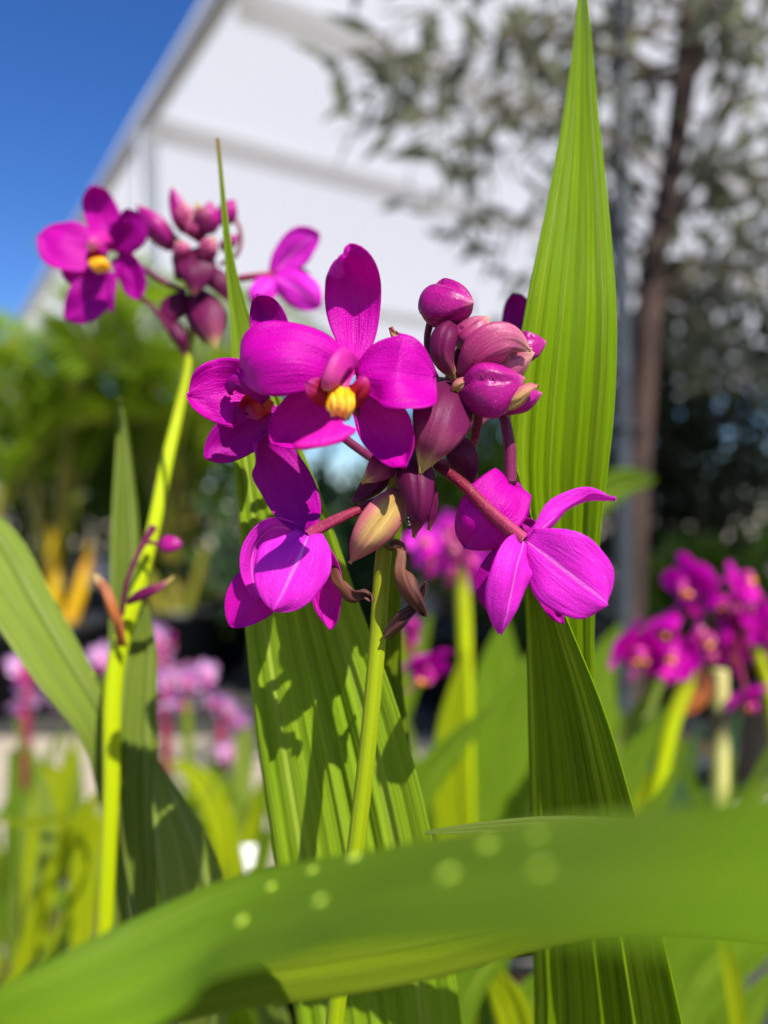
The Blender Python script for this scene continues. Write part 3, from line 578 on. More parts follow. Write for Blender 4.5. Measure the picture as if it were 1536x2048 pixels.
# lip: two upright red side lobes, a yellow callus, an anchor shaped pink front lobe
pet(f1, 'lip_lobe', M['lip_red'], [(694, 806, -14), (660, 790, -19), (632, 778, -21), (612, 766, -22)], 27, (0.6, 0.6, 2.4, 2), roll=8, cup=-1.2, nu=10, nv=14)
pet(f1, 'lip_lobe', M['lip_red'], [(690, 800, -12), (712, 792, -18), (724, 774, -19), (728, 752, -19)], 20, (0.6, 0.6, 2.4, 2), roll=-20, cup=-1.5, nu=10, nv=14)
def blob(parent, m, c, rx, ry, rz, name, lumps=0.0, seed=0, tilt=0.0, n=24, nv=16):
    C = px(*c); k = C.y / F; P = np.zeros((nv + 1, n + 1, 3)); UV = np.zeros((nv + 1, n + 1, 2)); q = random.Random(seed); a1, a2 = q.random() * 6, q.random() * 6
    for i in range(nv + 1):
        ph = math.pi * i / nv
        for j in range(n + 1):
            th = 2 * math.pi * j / n; r = 1 + lumps * math.sin(3 * th + a1) * math.sin(2 * ph + a2) * math.sin(ph)
            v = Vector((rx * math.sin(ph) * math.cos(th) * r, ry * math.sin(ph) * math.sin(th) * r, -rz * math.cos(ph) * r)) * k
            P[i, j] = C + Matrix.Rotation(tilt, 3, 'Y') @ v; UV[i, j] = (j / n, i / nv)
    mb = MB(); mb.grid(P, UV); return mb.build(name, m, parent)
pet(f1, 'lip_callus', M['callus'], [(680, 838, -21), (682, 815, -23), (680, 792, -20), (678, 778, -15)], 30, (0.5, 0.6, 2.6, 2.0), roll=-5, cup=[-0.3, -2.6, -2.5, -0.5], nu=22, nv=22, pleat=(3, 0.0004, 0.8))
blob(f1, M['callus'], (666, 806, -23), 13, 9, 19, 'callus_knob', 0.16, 3, 0.2)
blob(f1, M['callus'], (694, 808, -23), 13, 9, 19, 'callus_knob', 0.16, 5, -0.15)
mb = MB()                                           # front lobe: narrow neck flaring to two points
nk = [(686, 824, -20, 16), (674, 843, -22, 15), (662, 860, -25, 22), (653, 874, -27, 44), (649, 884, -28, 54), (646, 894, -28, 44)]
K_ = knots([px(*q[:3]) for q in nk]); ts_ = np.linspace(0, 1, 22); MM = interp(K_, [px(*q[:3]) for q in nk], ts_); WW = interp(K_, [q[3] * S0 for q in nk], ts_)[:, 0]
sdv = Vector((1, 0.1, 0.16)).normalized(); P = np.zeros((22, 15, 3)); UV = np.zeros((22, 15, 2))
for i in range(22):
    for j, s in enumerate(np.linspace(-1, 1, 15)):
        P[i, j] = np.array(MM[i]) + np.array(sdv) * WW[i] * s + np.array((0, 0.0011 * s * s * ts_[i], 0.0014 * s * s * ts_[i] * (1 if s > 0 else 0.2))); UV[i, j] = ((s + 1) / 2, ts_[i])
add_sheet(mb, P, UV, 0.0004); mb.build('lip', M['lip'], f1)
pet(f1, 'column', M['column'], [(704, 738, -11), (690, 728, -17), (672, 738, -22), (660, 762, -23), (658, 776, -21)], 24, (0.55, 0.6, 2.4, 2.0), roll=-10, cup=[-2, -4, -5, -2], nu=18, nv=20, th=0.0006)
blob(f1, M['bract_pale'], (657, 777, -23), 12, 8, 6, 'anther_cap', 0.1, 7)
pet(f1, 'column_wing', M['column'], [(700, 735, -13), (694, 755, -18), (690, 772, -20), (690, 784, -20)], 13, (0.6, 0.5, 2.2, 1.6), roll=-35, cup=-0.8, nu=8, nv=12)
stk_(f1, M['pedicel'], [(700, 770, -9), (722, 850, -7), (745, 885, -3), (795, 940, 2)], [9, 9, 10, 9], 'pedicel')

# --- flower behind it, turned to the left
f2 = thing('flower', px(520, 800, 5), parent=hero); f2['label'] = 'magenta flower turned left, half hidden behind the front flower'
pet(f2, 'sepal', M['petal_shaded'], [(560, 730, 3), (548, 680, 4), (530, 625, 3), (514, 592, 0)], 37, (0.5, 0.4, 2.2, 1.8), roll=-14, cup=[1, 2.2, 2])
pet(f2, 'petal', M['petal_back'], [(590, 770, -2), (550, 715, -5), (515, 680, -7), (492, 668, -7)], 34, (0.5, 0.4, 2.2, 2), roll=-30, cup=-1.5)
pet(f2, 'petal', M['petal'], [(525, 805, 5), (480, 785, 3), (430, 785, 1), (377, 790, 1)], 67, (0.48, 0.3, 2.0, 1.6), roll=[20, 10, -8], cup=[1.5, 2.4, 1], ripple=0.0014, rfreq=1.8, seed=9, nu=20, nv=28)
pet(f2, 'sepal', M['petal_shaded'], [(555, 818, 6), (505, 850, 5), (455, 885, 4), (411, 917, 3)], 44, (0.5, 0.45, 2.2, 1.45), roll=[14, 20, 6], cup=[1, 2.5, 1])
pet(f2, 'lip_lobe', M['petal_shaded'], [(530, 800, 0), (505, 775, -2), (480, 758, -2), (463, 770, 0), (462, 785, 3)], 17, (0.5, 0.6, 2.4, 2), roll=-30, cup=-2.0, nu=10, nv=16)
pet(f2, 'lip', M['lip_red'], [(545, 790, 2), (525, 805, 0), (505, 820, 1), (492, 830, 3)], 24, (0.5, 0.5, 2.4, 2), roll=40, cup=2.0, nu=10, nv=16)
pet(f2, 'sepal', M['petal_shaded'], [(580, 815, 8), (560, 850, 8), (535, 880, 6)], 34, (0.5, 0.5, 2.2, 1.6), roll=0, cup=1.5)
stk_(f2, M['pedicel_dark'], [(570, 800, 10), (640, 840, 14), (720, 900, 12), (795, 950, 6)], [9, 9, 9, 8], 'pedicel')

# --- lower left flower seen from behind
f3 = thing('flower', px(612, 1066, -2), parent=hero); f3['label'] = 'lower left magenta flower showing its pale ribbed back'
stk_(f3, M['pedicel'], [(797, 992, 0), (740, 1012, -3), (680, 1036, -5), (618, 1068, -5)], [8, 9, 10.5, 13], 'pedicel', 14, 30)
pet(f3, 'sepal', M['petal_shaded'], [(614, 1066, -3), (594, 1010, 1), (562, 945, 3), (536, 905, 2), (517, 884, -1)], 52, (0.52, 0.35, 2.4, 1.9), roll=[-20, -32, -34], cup=[1, 3.5, 4], nu=20, nv=28)
pet(f3, 'petal', M['petal_back'], [(618, 1064, -5), (602, 1095, -8), (580, 1140, -10), (562, 1185, -11), (546, 1221, -11)], 76, (0.46, 0.36, 2.1, 1.55), roll=[-22, -16, -6], cup=[-0.8, -0.9, -1.2], nu=22, nv=30, asym=-0.08)
pet(f3, 'petal', M['petal_back'], [(600, 1062, 0), (548, 1058, 0), (517, 1092, 0), (508, 1140, 0), (519, 1200, 1)], 27, (0.45, 0.5, 2.2, 1.5), roll=[20, 34, 30], cup=[-1, 1.5, 1.5], nu=14, nv=26)
pet(f3, 'sepal', M['petal'], [(590, 1120, 3), (545, 1155, 4), (500, 1200, 3), (462, 1252, 2)], 52, (0.5, 0.6, 2.2, 1.5), roll=10, cup=[1, -2.2, -1], nu=18, nv=24)
pet(f3, 'sepal', M['petal'], [(622, 1075, -3), (644, 1125, -1), (652, 1190, 0), (662, 1258, 0)], 36, (0.45, 0.4, 2.2, 1.4), roll=[-30, -35, -25], cup=[1, 2.2, 1.6], nu=16, nv=24)
pet(f3, 'lip', M['petal_shaded'], [(575, 1080, 4), (545, 1100, 6), (525, 1120, 8)], 22, (0.5, 0.6, 2.4, 2), roll=10, cup=2, nu=10, nv=12)

# --- lower right flower seen from behind
f4 = thing('flower', px(1047, 1076, -4), parent=hero); f4['label'] = 'lower right magenta flower seen from behind against the tall leaf'
stk_(f4, M['pedicel'], [(873, 930, 0), (925, 968, -4), (985, 1028, -6), (1044, 1078, -6)], [10, 11.5, 13, 15], 'pedicel', 14, 30)
pet(f4, 'sepal', M['petal_back'], [(1050, 1078, -5), (1082, 1048, -6), (1120, 1008, -6), (1172, 982, -6), (1231, 997, -9)], 21, (0.4, 0.35, 1.8, 1.5), roll=[50, 58, 60, 50], cup=[1, 2.4, 2], nu=14, nv=30, comp=False)
pet(f4, 'petal', M['petal_back'], [(1052, 1082, -5), (1088, 1108, -8), (1130, 1140, -10), (1170, 1172, -10), (1213, 1207, -8)], 77, (0.52, 0.38, 2.6, 1.9), roll=[-10, -14, -4, 6], cup=[-1, -1.8, -1.6, -2], nu=24, nv=32)
pet(f4, 'petal', M['petal_back'], [(1048, 1082, -5), (1030, 1120, -9), (1012, 1190, -9), (999, 1267, -7)], 46, (0.42, 0.45, 2.0, 1.35), roll=[20, 28, 20], cup=[-1, -2.8, -2.5], nu=20, nv=30)
pet(f4, 'sepal', M['petal_shaded'], [(1030, 1090, -1), (990, 1120, 0), (974, 1170, 0), (977, 1222, 1)], 22, (0.5, 0.5, 2.2, 1.5), roll=20, cup=-1, nu=12, nv=20)
pet(f4, 'lip', M['petal_shaded'], [(1062, 1120, 2), (1082, 1165, 3), (1102, 1205, 3), (1127, 1244, 3)], 20, (0.6, 0.8, 3.0, 2.0), roll=0, cup=1.0, ripple=0.0012, rfreq=2.6, nu=14, nv=24)
pet(f4, 'lip_lobe', M['petal_shaded'], [(1070, 1075, 0), (1060, 1052, 2), (1044, 1042, 2)], 14, (0.5, 0.6, 2.2, 2), roll=0, cup=1, nu=8, nv=10)
# --- nodding, half closed flower on a dark stalk
f5 = thing('flower', px(1022, 962, 2), parent=hero); f5['label'] = 'nodding half closed magenta flower between stalk and tall leaf'
stk_(f5, M['pedicel_dark'], [(905, 800, 8), (960, 822, 6), (1000, 826, 4), (1017, 880, 3), (1021, 964, 2)], [9, 9, 10, 12, 12], 'pedicel', 14, 40)
pet(f5, 'sepal', M['petal'], [(1026, 966, 1), (1000, 1000, -3), (960, 1055, -3), (928, 1092, 1)], 62, (0.45, 0.75, 2.6, 1.7), roll=[-8, -4, 0], cup=[-0.5, -1.6, -1.2], nu=22, nv=26)
pet(f5, 'sepal', M['petal_shaded'], [(960, 972, 4), (942, 1020, 2), (932, 1085, 3)], 22, (0.5, 0.6, 2.2, 1.7), roll=30, cup=-1.5, nu=12, nv=18)
pet(f5, 'petal', M['petal_shaded'], [(1024, 966, 3), (1036, 1010, 4), (1020, 1050, 5), (990, 1085, 5)], 22, (0.5, 0.6, 2.2, 1.7), roll=-30, cup=-2, nu=12, nv=18)
# --- flower mostly hidden behind the tall leaf's left edge
f6 = thing('flower', px(1040, 690, 40), parent=hero); f6['label'] = 'purple flower mostly hidden behind the tall leaf'
pet(f6, 'sepal', M['petal_shaded'], [(1050, 720, 40), (1042, 660, 40), (1034, 615, 38), (1030, 588, 36)], 34, (0.5, 0.4, 2.2, 1.7), roll=10, cup=1.5)
pet(f6, 'petal', M['petal_shaded'], [(1050, 740, 40), (1030, 800, 40), (1018, 850, 38)], 34, (0.5, 0.4, 2.2, 1.7), roll=10, cup=1.5)
pet(f6, 'petal', M['petal_shaded'], [(1050, 735, 40), (1090, 700, 38), (1140, 690, 36)], 40, (0.5, 0.4, 2.2, 1.7), roll=10, cup=1.5)
stk_(f6, M['pedicel_dark'], [(1048, 730, 40), (1000, 800, 30), (950, 850, 18), (890, 860, 8)], [8, 8, 8, 8], 'pedicel')
stk_(hero, M['pedicel'], [(952, 780, 10), (956, 840, 12), (944, 890, 13), (915, 930, 11), (880, 925, 8)], [10, 10, 9, 9, 9], 'pedicel', 12, 30)

# --- buds
budm(hero, M['bud'], (850, 612, 3), (948, 606, -6), 49, ph=0.30, pw=0.80, seam=0.17, bend=(0.0, 0, 0.0))
stk_(hero, M['pedicel_dark'], [(862, 640, 3), (855, 670, 4), (858, 720, 5), (878, 770, 5)], [8, 7, 7, 7], 'pedicel')
budm(hero, M['bud_pale'], (915, 697, -3), (979, 632, -5), 32, ph=0.3, pw=0.8)
pet(hero, 'bract', M['bract'], [(916, 645, -1), (889, 672, -6), (886, 715, -6), (902, 745, -4), (922, 766, -3)], 27, (0.42, 0.4, 1.5, 1.05), roll=-12, cup=[-1, -3, -2], th=0.0005)
budm(hero, M['bud_pale'], (925, 752, 0), (1070, 706, -2), 62, ph=0.55, pw=0.78, seam=0.17, bend=(0, 0, 0.12))
budm(hero, M['bud'], (1020, 705, 3), (1094, 683, 2), 30, ph=0.2, pw=0.9)
budm(hero, M['bud'], (918, 798, -6), (1052, 756, -9), 52, ph=0.85, pw=0.85, seam=0.14)
budm(hero, M['bud'], (985, 815, -2), (1086, 786, -4), 30, ph=0.4, pw=0.9)
pet(hero, 'bract', M['bract_pale'], [(985, 812, -6), (1030, 800, -9), (1062, 775, -9), (1076, 772, -8)], 17, (0.5, 0.4, 1.5, 1.05), roll=-30, cup=-2, th=0.0005)
pet(hero, 'bract', M['bract_pale'], [(905, 790, -5), (918, 770, -8), (940, 752, -8)], 11, (0.5, 0.4, 1.5, 1.05), roll=-30, cup=-1.5, th=0.0005)
pet(hero, 'bract', M['bud_pale'], [(925, 757, -6), (960, 705, -9), (1010, 680, -9), (1062, 700, -6)], 40, (0.5, 0.4, 1.5, 1.05), roll=-18, cup=-3.5, th=0.0005)
# --- bracts hanging round the stem
pet(hero, 'bract', M['bract'], [(905, 768, -2), (890, 815, -8), (868, 880, -11), (842, 946, -8)], 61, (0.42, 0.6, 1.5, 1.05), roll=[0, 8, 4], cup=[-2, -4, -2], nu=20, nv=26, th=0.0005)
pet(hero, 'bract', M['bract'], [(798, 908, 0), (772, 925, -4), (745, 950, -5), (724, 964, -4)], 31, (0.45, 0.5, 1.5, 1.05), roll=10, cup=-2.5, th=0.0005)
pet(hero, 'bract', M['bract_dark'], [(790, 935, 5), (752, 962, 4), (728, 985, 4), (704, 1006, 3)], 24, (0.45, 0.5, 1.5, 1.05), roll=10, cup=-1.5, th=0.0005)
pet(hero, 'bract', M['bract_pale'], [(800, 985, -1), (770, 1030, -6), (735, 1075, -7), (700, 1126, -4)], 40, (0.5, 0.45, 1.5, 1.05), roll=[10, 14, 4], cup=[-2, -3.0, -1.5], nu=20, nv=26, th=0.0005)
pet(hero, 'bract', M['bract_dark'], [(822, 905, 0), (832, 960, -6), (836, 1020, -7), (828, 1075, -5)], 38, (0.4, 0.6, 1.5, 1.05), roll=-6, cup=[-2, -4, -2.5], nu=18, nv=26, th=0.0005)
pet(hero, 'bract', M['bract_dark'], [(850, 940, 2), (858, 985, -1), (862, 1025, -1), (859, 1060, 0)], 16, (0.5, 0.5, 1.5, 1.05), roll=-30, cup=-2, th=0.0005)
pet(hero, 'bract', M['bract_dark'], [(895, 870, 5), (920, 905, 4), (938, 940, 5), (948, 970, 6)], 30, (0.45, 0.5, 1.5, 1.05), roll=-10, cup=-2, th=0.0005)
pet(hero, 'bract', M['bract_dark'], [(792, 990, 3), (760, 1003, 1), (715, 1010, 1)], 11, (0.45, 0.5, 1.5, 1.05), roll=10, cup=-1, th=0.0005)
pet(hero, 'bract', M['bract_pale'], [(800, 690, 2), (790, 672, 1), (782, 655, 0)], 10, (0.4, 0.7, 1.5, 1.05), roll=0, cup=-0.8, th=0.0005, nu=8, nv=10)
# --- withered bracts low on the stem
pet(hero, 'dried_bract', M['dried'], [(664, 1126, 0), (678, 1165, -3), (705, 1190, -3), (733, 1188, -4), (746, 1200, -4)], 13, comp=False, pr= (0.5, 0.5, 2, 1.6), roll=[20, 50, 30, -20], cup=[-1, -2, -1, 1], nu=10, nv=26, th=0.0004, ripple=0.0006, rfreq=2)
pet(hero, 'dried_bract', M['dried'], [(778, 1092, -1), (802, 1100, -4), (800, 1140, -5), (822, 1180, -6), (850, 1230, -4)], 21, comp=False, pr= (0.6, 0.4, 2, 1.5), roll=[40, 55, 20, 10], cup=[-1, -2.4, -2.5, -1.5], nu=14, nv=30, th=0.0004, ripple=0.0006, rfreq=2)
pet(hero, 'dried_bract', M['dried_dark'], [(772, 1274, -1), (800, 1240, -3), (832, 1210, -3), (852, 1165, -3)], 13, (0.35, 0.6, 1.6, 1.2), roll=20, cup=[-1, -2, -1], nu=10, nv=20, th=0.0005)

# ------------------------------------------------------------------ softly blurred orchid on the left
lb = Vector((-0.135, 0.285, 0.175))
lo = thing('orchid_plant', (lb.x, lb.y, 0.17), 'softly blurred magenta orchid at left, flowers against sky and canopy, yellow green stem', 'orchid')
make_pot(lb, 0.072, 0.18, 'black pot of the softly blurred left orchid, below the picture')
stk_(lo, M['stem_yellow'], [lb, (200, 2060, 92), (208, 1900, 86), (222, 1600, 80), (238, 1300, 80), (275, 1180, 82), (306, 1060, 86), (332, 930, 92), (358, 820, 98), (374, 745, 100), (386, 620, 102), (392, 500, 104)],
     [15, 15, 15, 15.5, 17, 14.5, 13.5, 13, 11, 9, 8, 6], 'stem', 16, 90)
lf(lo, M['leaf_soft'], [(238, 795, 118), (243, 850, 118), (248, 950, 117), (251, 1060, 117), (250, 1200, 118), (240, 1400, 122), (235, 1700, 128), (235, 2060, 134)], [2, 9, 20, 30, 31, 28, 22, 18], lb, roll=-14, pleat=(4, 0.0005, 1.2))
lf(lo, M['leaf_soft'], [(293, 1208, 86), (288, 1280, 86), (278, 1400, 85), (274, 1550, 86), (282, 1700, 90), (294, 1850, 95), (300, 2060, 100)], [2, 22, 34, 40, 32, 20, 14], lb, roll=12, pleat=(4, 0.0006, 1.2))
lf(lo, M['leaf_soft'], [(-130, 1000, 95), (-40, 1075, 90), (50, 1220, 86), (130, 1350, 85), (195, 1450, 88), (225, 1600, 95), (235, 2060, 110)], [20, 50, 50, 44, 34, 22, 14], lb, roll=[30, 26, 10, 5], pleat=(3, 0.0006, 1.0), cup=1.5)
lf(lo, M['leaf_soft'], [(312, 1520, 70), (335, 1600, 68), (368, 1700, 66), (390, 1800, 68), (410, 1950, 74), (400, 2060, 82)], [3, 34, 62, 70, 60, 48], lb, roll=-12, pleat=(4, 0.0005, 1.0))
pet(lo, 'dried_bract', M['dried_orange'], [(248, 1292, 74), (232, 1240, 72), (212, 1190, 72), (192, 1148, 74)], 16, (0.4, 0.6, 1.6, 1.3), roll=20, cup=-1.5)
stk_(lo, M['pedicel_dark'], [(243, 1232, 74), (252, 1170, 72), (275, 1110, 72), (308, 1052, 74)], [5, 5, 5, 8], 'pedicel')
stk_(lo, M['pedicel_dark'], [(285, 1085, 76), (308, 1086, 74), (325, 1092, 73)], [4, 4, 4], 'pedicel')
budm(lo, M['bud'], (318, 1090, 73), (368, 1088, 72), 17)
pet(lo, 'bract', M['bract'], [(255, 1204, 72), (285, 1188, 70), (320, 1172, 70), (347, 1153, 72)], 11, (0.4, 0.6, 1.5, 1.05), roll=20, cup=-1.2)
# open flower far left
g1 = thing('flower', px(205, 510, 88), parent=lo); g1['label'] = 'blurred open flower with yellow lip against the blue sky'
pet(g1, 'sepal', M['petal'], [(225, 500, 92), (212, 450, 93), (198, 410, 91), (182, 374, 86)], 33, (0.5, 0.4, 2.2, 1.8), roll=-24, cup=[1, 2.5, 2.5])
pet(g1, 'petal', M['petal'], [(215, 510, 90), (170, 500, 87), (125, 488, 85), (78, 470, 86)], 52, (0.5, 0.35, 2.2, 1.7), roll=[-14, -10, 0], cup=[1, 2, 1])
pet(g1, 'petal', M['petal'], [(190, 520, 90), (160, 545, 88), (150, 575, 88)], 34, (0.5, 0.5, 2.2, 1.7), roll=10, cup=1)
pet(g1, 'petal', M['petal_shaded'], [(228, 505, 88), (248, 480, 86), (262, 450, 84), (256, 418, 82)], 28, (0.5, 0.5, 2.2, 1.7), roll=-36, cup=2)
pet(g1, 'sepal', M['petal_shaded'], [(230, 510, 90), (255, 540, 88), (270, 570, 87), (280, 596, 86)], 30, (0.5, 0.5, 2.2, 1.6), roll=-24, cup=2)
pet(g1, 'sepal', M['petal_shaded'], [(215, 540, 90), (195, 575, 88), (165, 610, 87), (132, 640, 88)], 38, (0.5, 0.5, 2.2, 1.5), roll=14, cup=[1, 2.2, 1])
pet(g1, 'column', M['column'], [(220, 490, 88), (205, 480, 83), (188, 488, 79), (180, 500, 78)], 19, (0.55, 0.6, 2.4, 2), roll=-10, cup=-3.5)
pet(g1, 'lip_lobe', M['lip_red'], [(212, 522, 86), (190, 515, 82), (172, 508, 79)], 15, (0.6, 0.6, 2.4, 2), roll=20, cup=-1)
blob(g1, M['callus'], (200, 530, 80), 21, 17, 15, 'lip_callus', 0.15, 4)
pet(g1, 'lip', M['petal_shaded'], [(222, 545, 84), (224, 580, 82), (223, 625, 82)], 6, (0.5, 0.6, 2.2, 2), roll=30, cup=-1)
stk_(g1, M['pedicel_dark'], [(225, 520, 92), (280, 535, 96), (330, 565, 100), (375, 585, 102)], [6, 6, 6, 6], 'pedicel')
# flower at right of that spike seen from behind
g2 = thing('flower', px(545, 552, 96), parent=lo); g2['label'] = 'blurred lilac magenta flower on the right of the left spike'
stk_(g2, M['pedicel'], [(395, 570, 102), (450, 562, 98), (500, 554, 96), (548, 550, 96)], [5, 6, 7, 8], 'pedicel')
pet(g2, 'sepal', M['petal_back'], [(548, 552, 96), (572, 520, 94), (605, 485, 92), (638, 467, 92)], 33, (0.5, 0.4, 2.2, 1.7), roll=-14, cup=[1, 2, 1])
pet(g2, 'petal', M['petal_back'], [(548, 555, 95), (580, 570, 91), (615, 592, 89), (640, 612, 89)], 35, (0.52, 0.4, 2.4, 1.9), roll=-10, cup=-2)
pet(g2, 'petal', M['petal_back'], [(546, 556, 95), (532, 575, 92), (518, 592, 91), (506, 608, 91)], 25, (0.52, 0.4, 2.4, 1.7), roll=10, cup=-2)
pet(g2, 'sepal', M['petal_shaded'], [(556, 552, 98), (585, 555, 99), (620, 580, 99)], 25, (0.52, 0.4, 2.4, 1.7), roll=0, cup=2)
# bud cluster and bracts
for a, b, hw_, m_ in [((352, 500, 100), (273, 408, 96), 31, 'bud'), ((372, 470, 98), (342, 372, 96), 22, 'bud'), ((372, 460, 94), (368, 402, 92), 24, 'bud_pale'), ((396, 480, 92), (384, 425, 89), 27, 'bud_pale'),
                      ((418, 470, 94), (420, 400, 92), 26, 'bud'), ((405, 520, 92), (430, 472, 88), 24, 'bud_pale'), ((440, 450, 96), (470, 398, 96), 24, 'bud'), ((375, 520, 93), (352, 480, 90), 25, 'bud_pale'), ((440, 500, 98), (478, 470, 98), 17, 'bud')]:
    budm(lo, M[m_], a, b, hw_ * 0.78, n=24, nv=16, seam=0.2, ph=hw_ * 0.37)
for mid_, hw_, m_ in [([(385, 500, 94), (392, 540, 90), (388, 592, 90)], 40, 'bract_dark'), ([(395, 540, 96), (435, 560, 94), (462, 610, 95)], 22, 'bract_dark'), ([(372, 590, 100), (345, 620, 98), (335, 660, 98)], 26, 'bract_dark'),
                      ([(345, 640, 99), (358, 670, 98), (378, 700, 99)], 18, 'bract_dark'), ([(392, 585, 98), (415, 625, 94), (432, 700, 93)], 34, 'bract'), ([(385, 590, 100), (398, 640, 98), (410, 690, 98)], 24, 'bract_dark'), ([(390, 480, 92), (402, 440, 88), (392, 405, 88)], 24, 'bract'),
                      ([(360, 560, 98), (365, 520, 96), (352, 470, 95)], 22, 'bract_dark')]:
    pet(lo, 'bract', M[m_], mid_, hw_, (0.45, 0.5, 1.5, 1.05), roll=8, cup=-2.5, nu=10, nv=14)
stk_(lo, M['pedicel_dark'], [(270, 585, 92), (305, 615, 95), (340, 660, 98), (382, 720, 101)], [5, 5, 7, 7], 'pedicel')
stk_(lo, M['pedicel'], [(440, 530, 100), (476, 505, 98), (480, 460, 97), (462, 425, 97)], [4, 4, 4, 4], 'pedicel')

# ------------------------------------------------------------------ nearest plant: only its arching leaves reach the picture
nb = Vector((0.20, 0.075, 0.175))
no = thing('orchid_plant', (nb.x, nb.y, 0.17), 'nearest orchid plant, its broad blurred green leaf arching across the foreground', 'orchid')
make_pot(nb, 0.07, 0.18, 'black pot of the nearest orchid, below the picture at right')
def leaf_world(parent, m, pts, hw, face, roll=0, cup=0, pleat=None, nu=24, nv=60, th=0.0005, name='leaf', **kw):
    P, UV = ribbon_pts(pts, hw, face=face, roll=roll, cup=cup, pleat=pleat, nu=nu, nv=nv, comp=False, **kw); mb = MB(); add_sheet(mb, P, UV, th)
    o = mb.build(name, m, parent); return o, P
# tip (bottom left) -> right edge -> crown.  Half width in metres, the blade lies flat and tips toward the viewer
A_pts = [at(-130, 2070, 0.085), at(30, 2025, 0.092), at(220, 1965, 0.098), at(430, 1862, 0.100), at(680, 1795, 0.088), at(900, 1752, 0.074), at(1150, 1728, 0.062), at(1400, 1716, 0.053), at(1700, 1712, 0.048), Vector((0.085, 0.050, 0.55)), Vector((0.15, 0.06, 0.42)), nb]
leafA, PA = leaf_world(no, M['leaf_front'], A_pts, [0.0014, 0.0048, 0.0086, 0.0108, 0.0110, 0.0106, 0.0102, 0.0097, 0.0095, 0.010, 0.008, 0.005], (0.0, 0.10, 0.98), roll=[-22, -18, -13, -7, -3, 0, 0, 0, 0], cup=-0.0010, pleat=(3, 0.00012, 1.0), nu=30, nv=90)
B_pts = [at(200, 2085, 0.122), at(310, 2025, 0.124), at(480, 1968, 0.126), at(660, 1938, 0.127), at(860, 1905, 0.128), at(1030, 1868, 0.128), at(1180, 1830, 0.126), at(1400, 1800, 0.120), at(1900, 1850, 0.11), Vector((0.15, 0.09, 0.42)), nb + Vector((-0.01, 0.012, 0))]
leafB, PB = leaf_world(no, M['leaf_under'], B_pts, [0.0008, 0.0026, 0.0040, 0.0046, 0.0042, 0.0034, 0.004, 0.006, 0.008, 0.008, 0.005], (0.0, -0.75, 0.35), roll=[-20, -10, 0, 10, 10, 10], cup=-0.0015, pleat=(3, 0.0003, 1.0), nu=24, nv=80)
C_pts = [at(850, 1664, 0.150), at(940, 1655, 0.15), at(1080, 1646, 0.148), at(1300, 1660, 0.14), at(1700, 1700, 0.12), Vector((0.16, 0.10, 0.42)), nb + Vector((0.01, 0.012, 0))]
leaf_world(no, M['leaf_soft'], C_pts, [0.0006, 0.0016, 0.0030, 0.005, 0.007, 0.007, 0.005], (0.0, -0.1, 0.95), cup=-0.001, pleat=(3, 0.0003, 1.0))

# ------------------------------------------------------------------ orchids further back: shared flower shapes
def flower_mesh(name, pm, seed):
    q = random.Random(seed); mb = MB()
    def p_(ang, L, W, fwd, mi, cup):
        d = Vector((math.sin(ang), 0, math.cos(ang)))
        mid = [Vector((0, 0, 0)), d * L * 0.5 + Vector((0, 0.002 + fwd * 0.3, 0)), d * L + Vector((0, fwd, 0))]
        P, UV = ribbon_pts(mid, (lambda t: W * prof(t, 0.55, 0.35, 2.2, 1.8) + 1e-5), cup=cup, nu=6, nv=8); add_sheet(mb, P, UV, 0.0, mi)
    for a, L, W in ((0, .021, .0062), (2.3, .019, .0066), (-2.3, .019, .0066)): p_(a + q.uniform(-.1, .1), L, W, q.uniform(-.006, .002), 0, 0.002)
    for a in (1.25, -1.25): p_(a + q.uniform(-.1, .1), .021, .0085, q.uniform(-.008, .001), 0, 0.002)
    mid = [Vector((0, -.001, -.002)), Vector((0, -.008, -.006)), Vector((0, -.011, -.012)), Vector((0, -.010, -.018))]
    P, UV = ribbon_pts(mid, [.002, .003, .0025, .006], nu=6, nv=8); mb.grid(P, UV, 1)
    P, UV = ribbon_pts([Vector((0, -.001, .003)), Vector((0, -.008, .004)), Vector((0, -.012, -.001))], [.002, .0035, .002], cup=-.003, nu=6, nv=6); mb.grid(P, UV, 3)
    for s in (-1, 1):
        P, UV = tube_pts([Vector((s * .0014, -.008, -.0055)), Vector((s * .0016, -.0105, -.004)), Vector((s * .0014, -.011, -.0015))], [.0012, .002, .0008], 6, 4); mb.grid(P, UV, 2)
    o = mb.build(name, [M[pm], M['lip'], M['callus'], M['column']]); me = o.data; bpy.data.objects.remove(o); return me
FM = {'m': [flower_mesh('flower', 'petal', i) for i in range(3)], 'l': [flower_mesh('flower', 'petal_lilac', 10 + i) for i in range(2)], 'b': [flower_mesh('flower', 'petal_back', 20 + i) for i in range(2)]}
def bud_mesh(name, m):
    mb = MB(); n, nv = 10, 8; P = np.zeros((nv + 1, n + 1, 3)); UV = np.zeros((nv + 1, n + 1, 2))
    for i in range(nv + 1):
        for j in range(n + 1):
            r = .0042 * math.sin(math.pi * (i / nv) ** 0.8) ** 0.7 * (1 - 0.12 * abs(math.cos(1.5 * 2 * math.pi * j / n))); P[i, j] = (r * math.cos(2 * math.pi * j / n), r * math.sin(2 * math.pi * j / n), .013 * i / nv); UV[i, j] = (j / n, i / nv)
    mb.grid(P, UV); o = mb.build(name, M[m]); me = o.data; bpy.data.objects.remove(o); return me
BM = [bud_mesh('bud', 'bud'), bud_mesh('bud', 'bud_pale')]
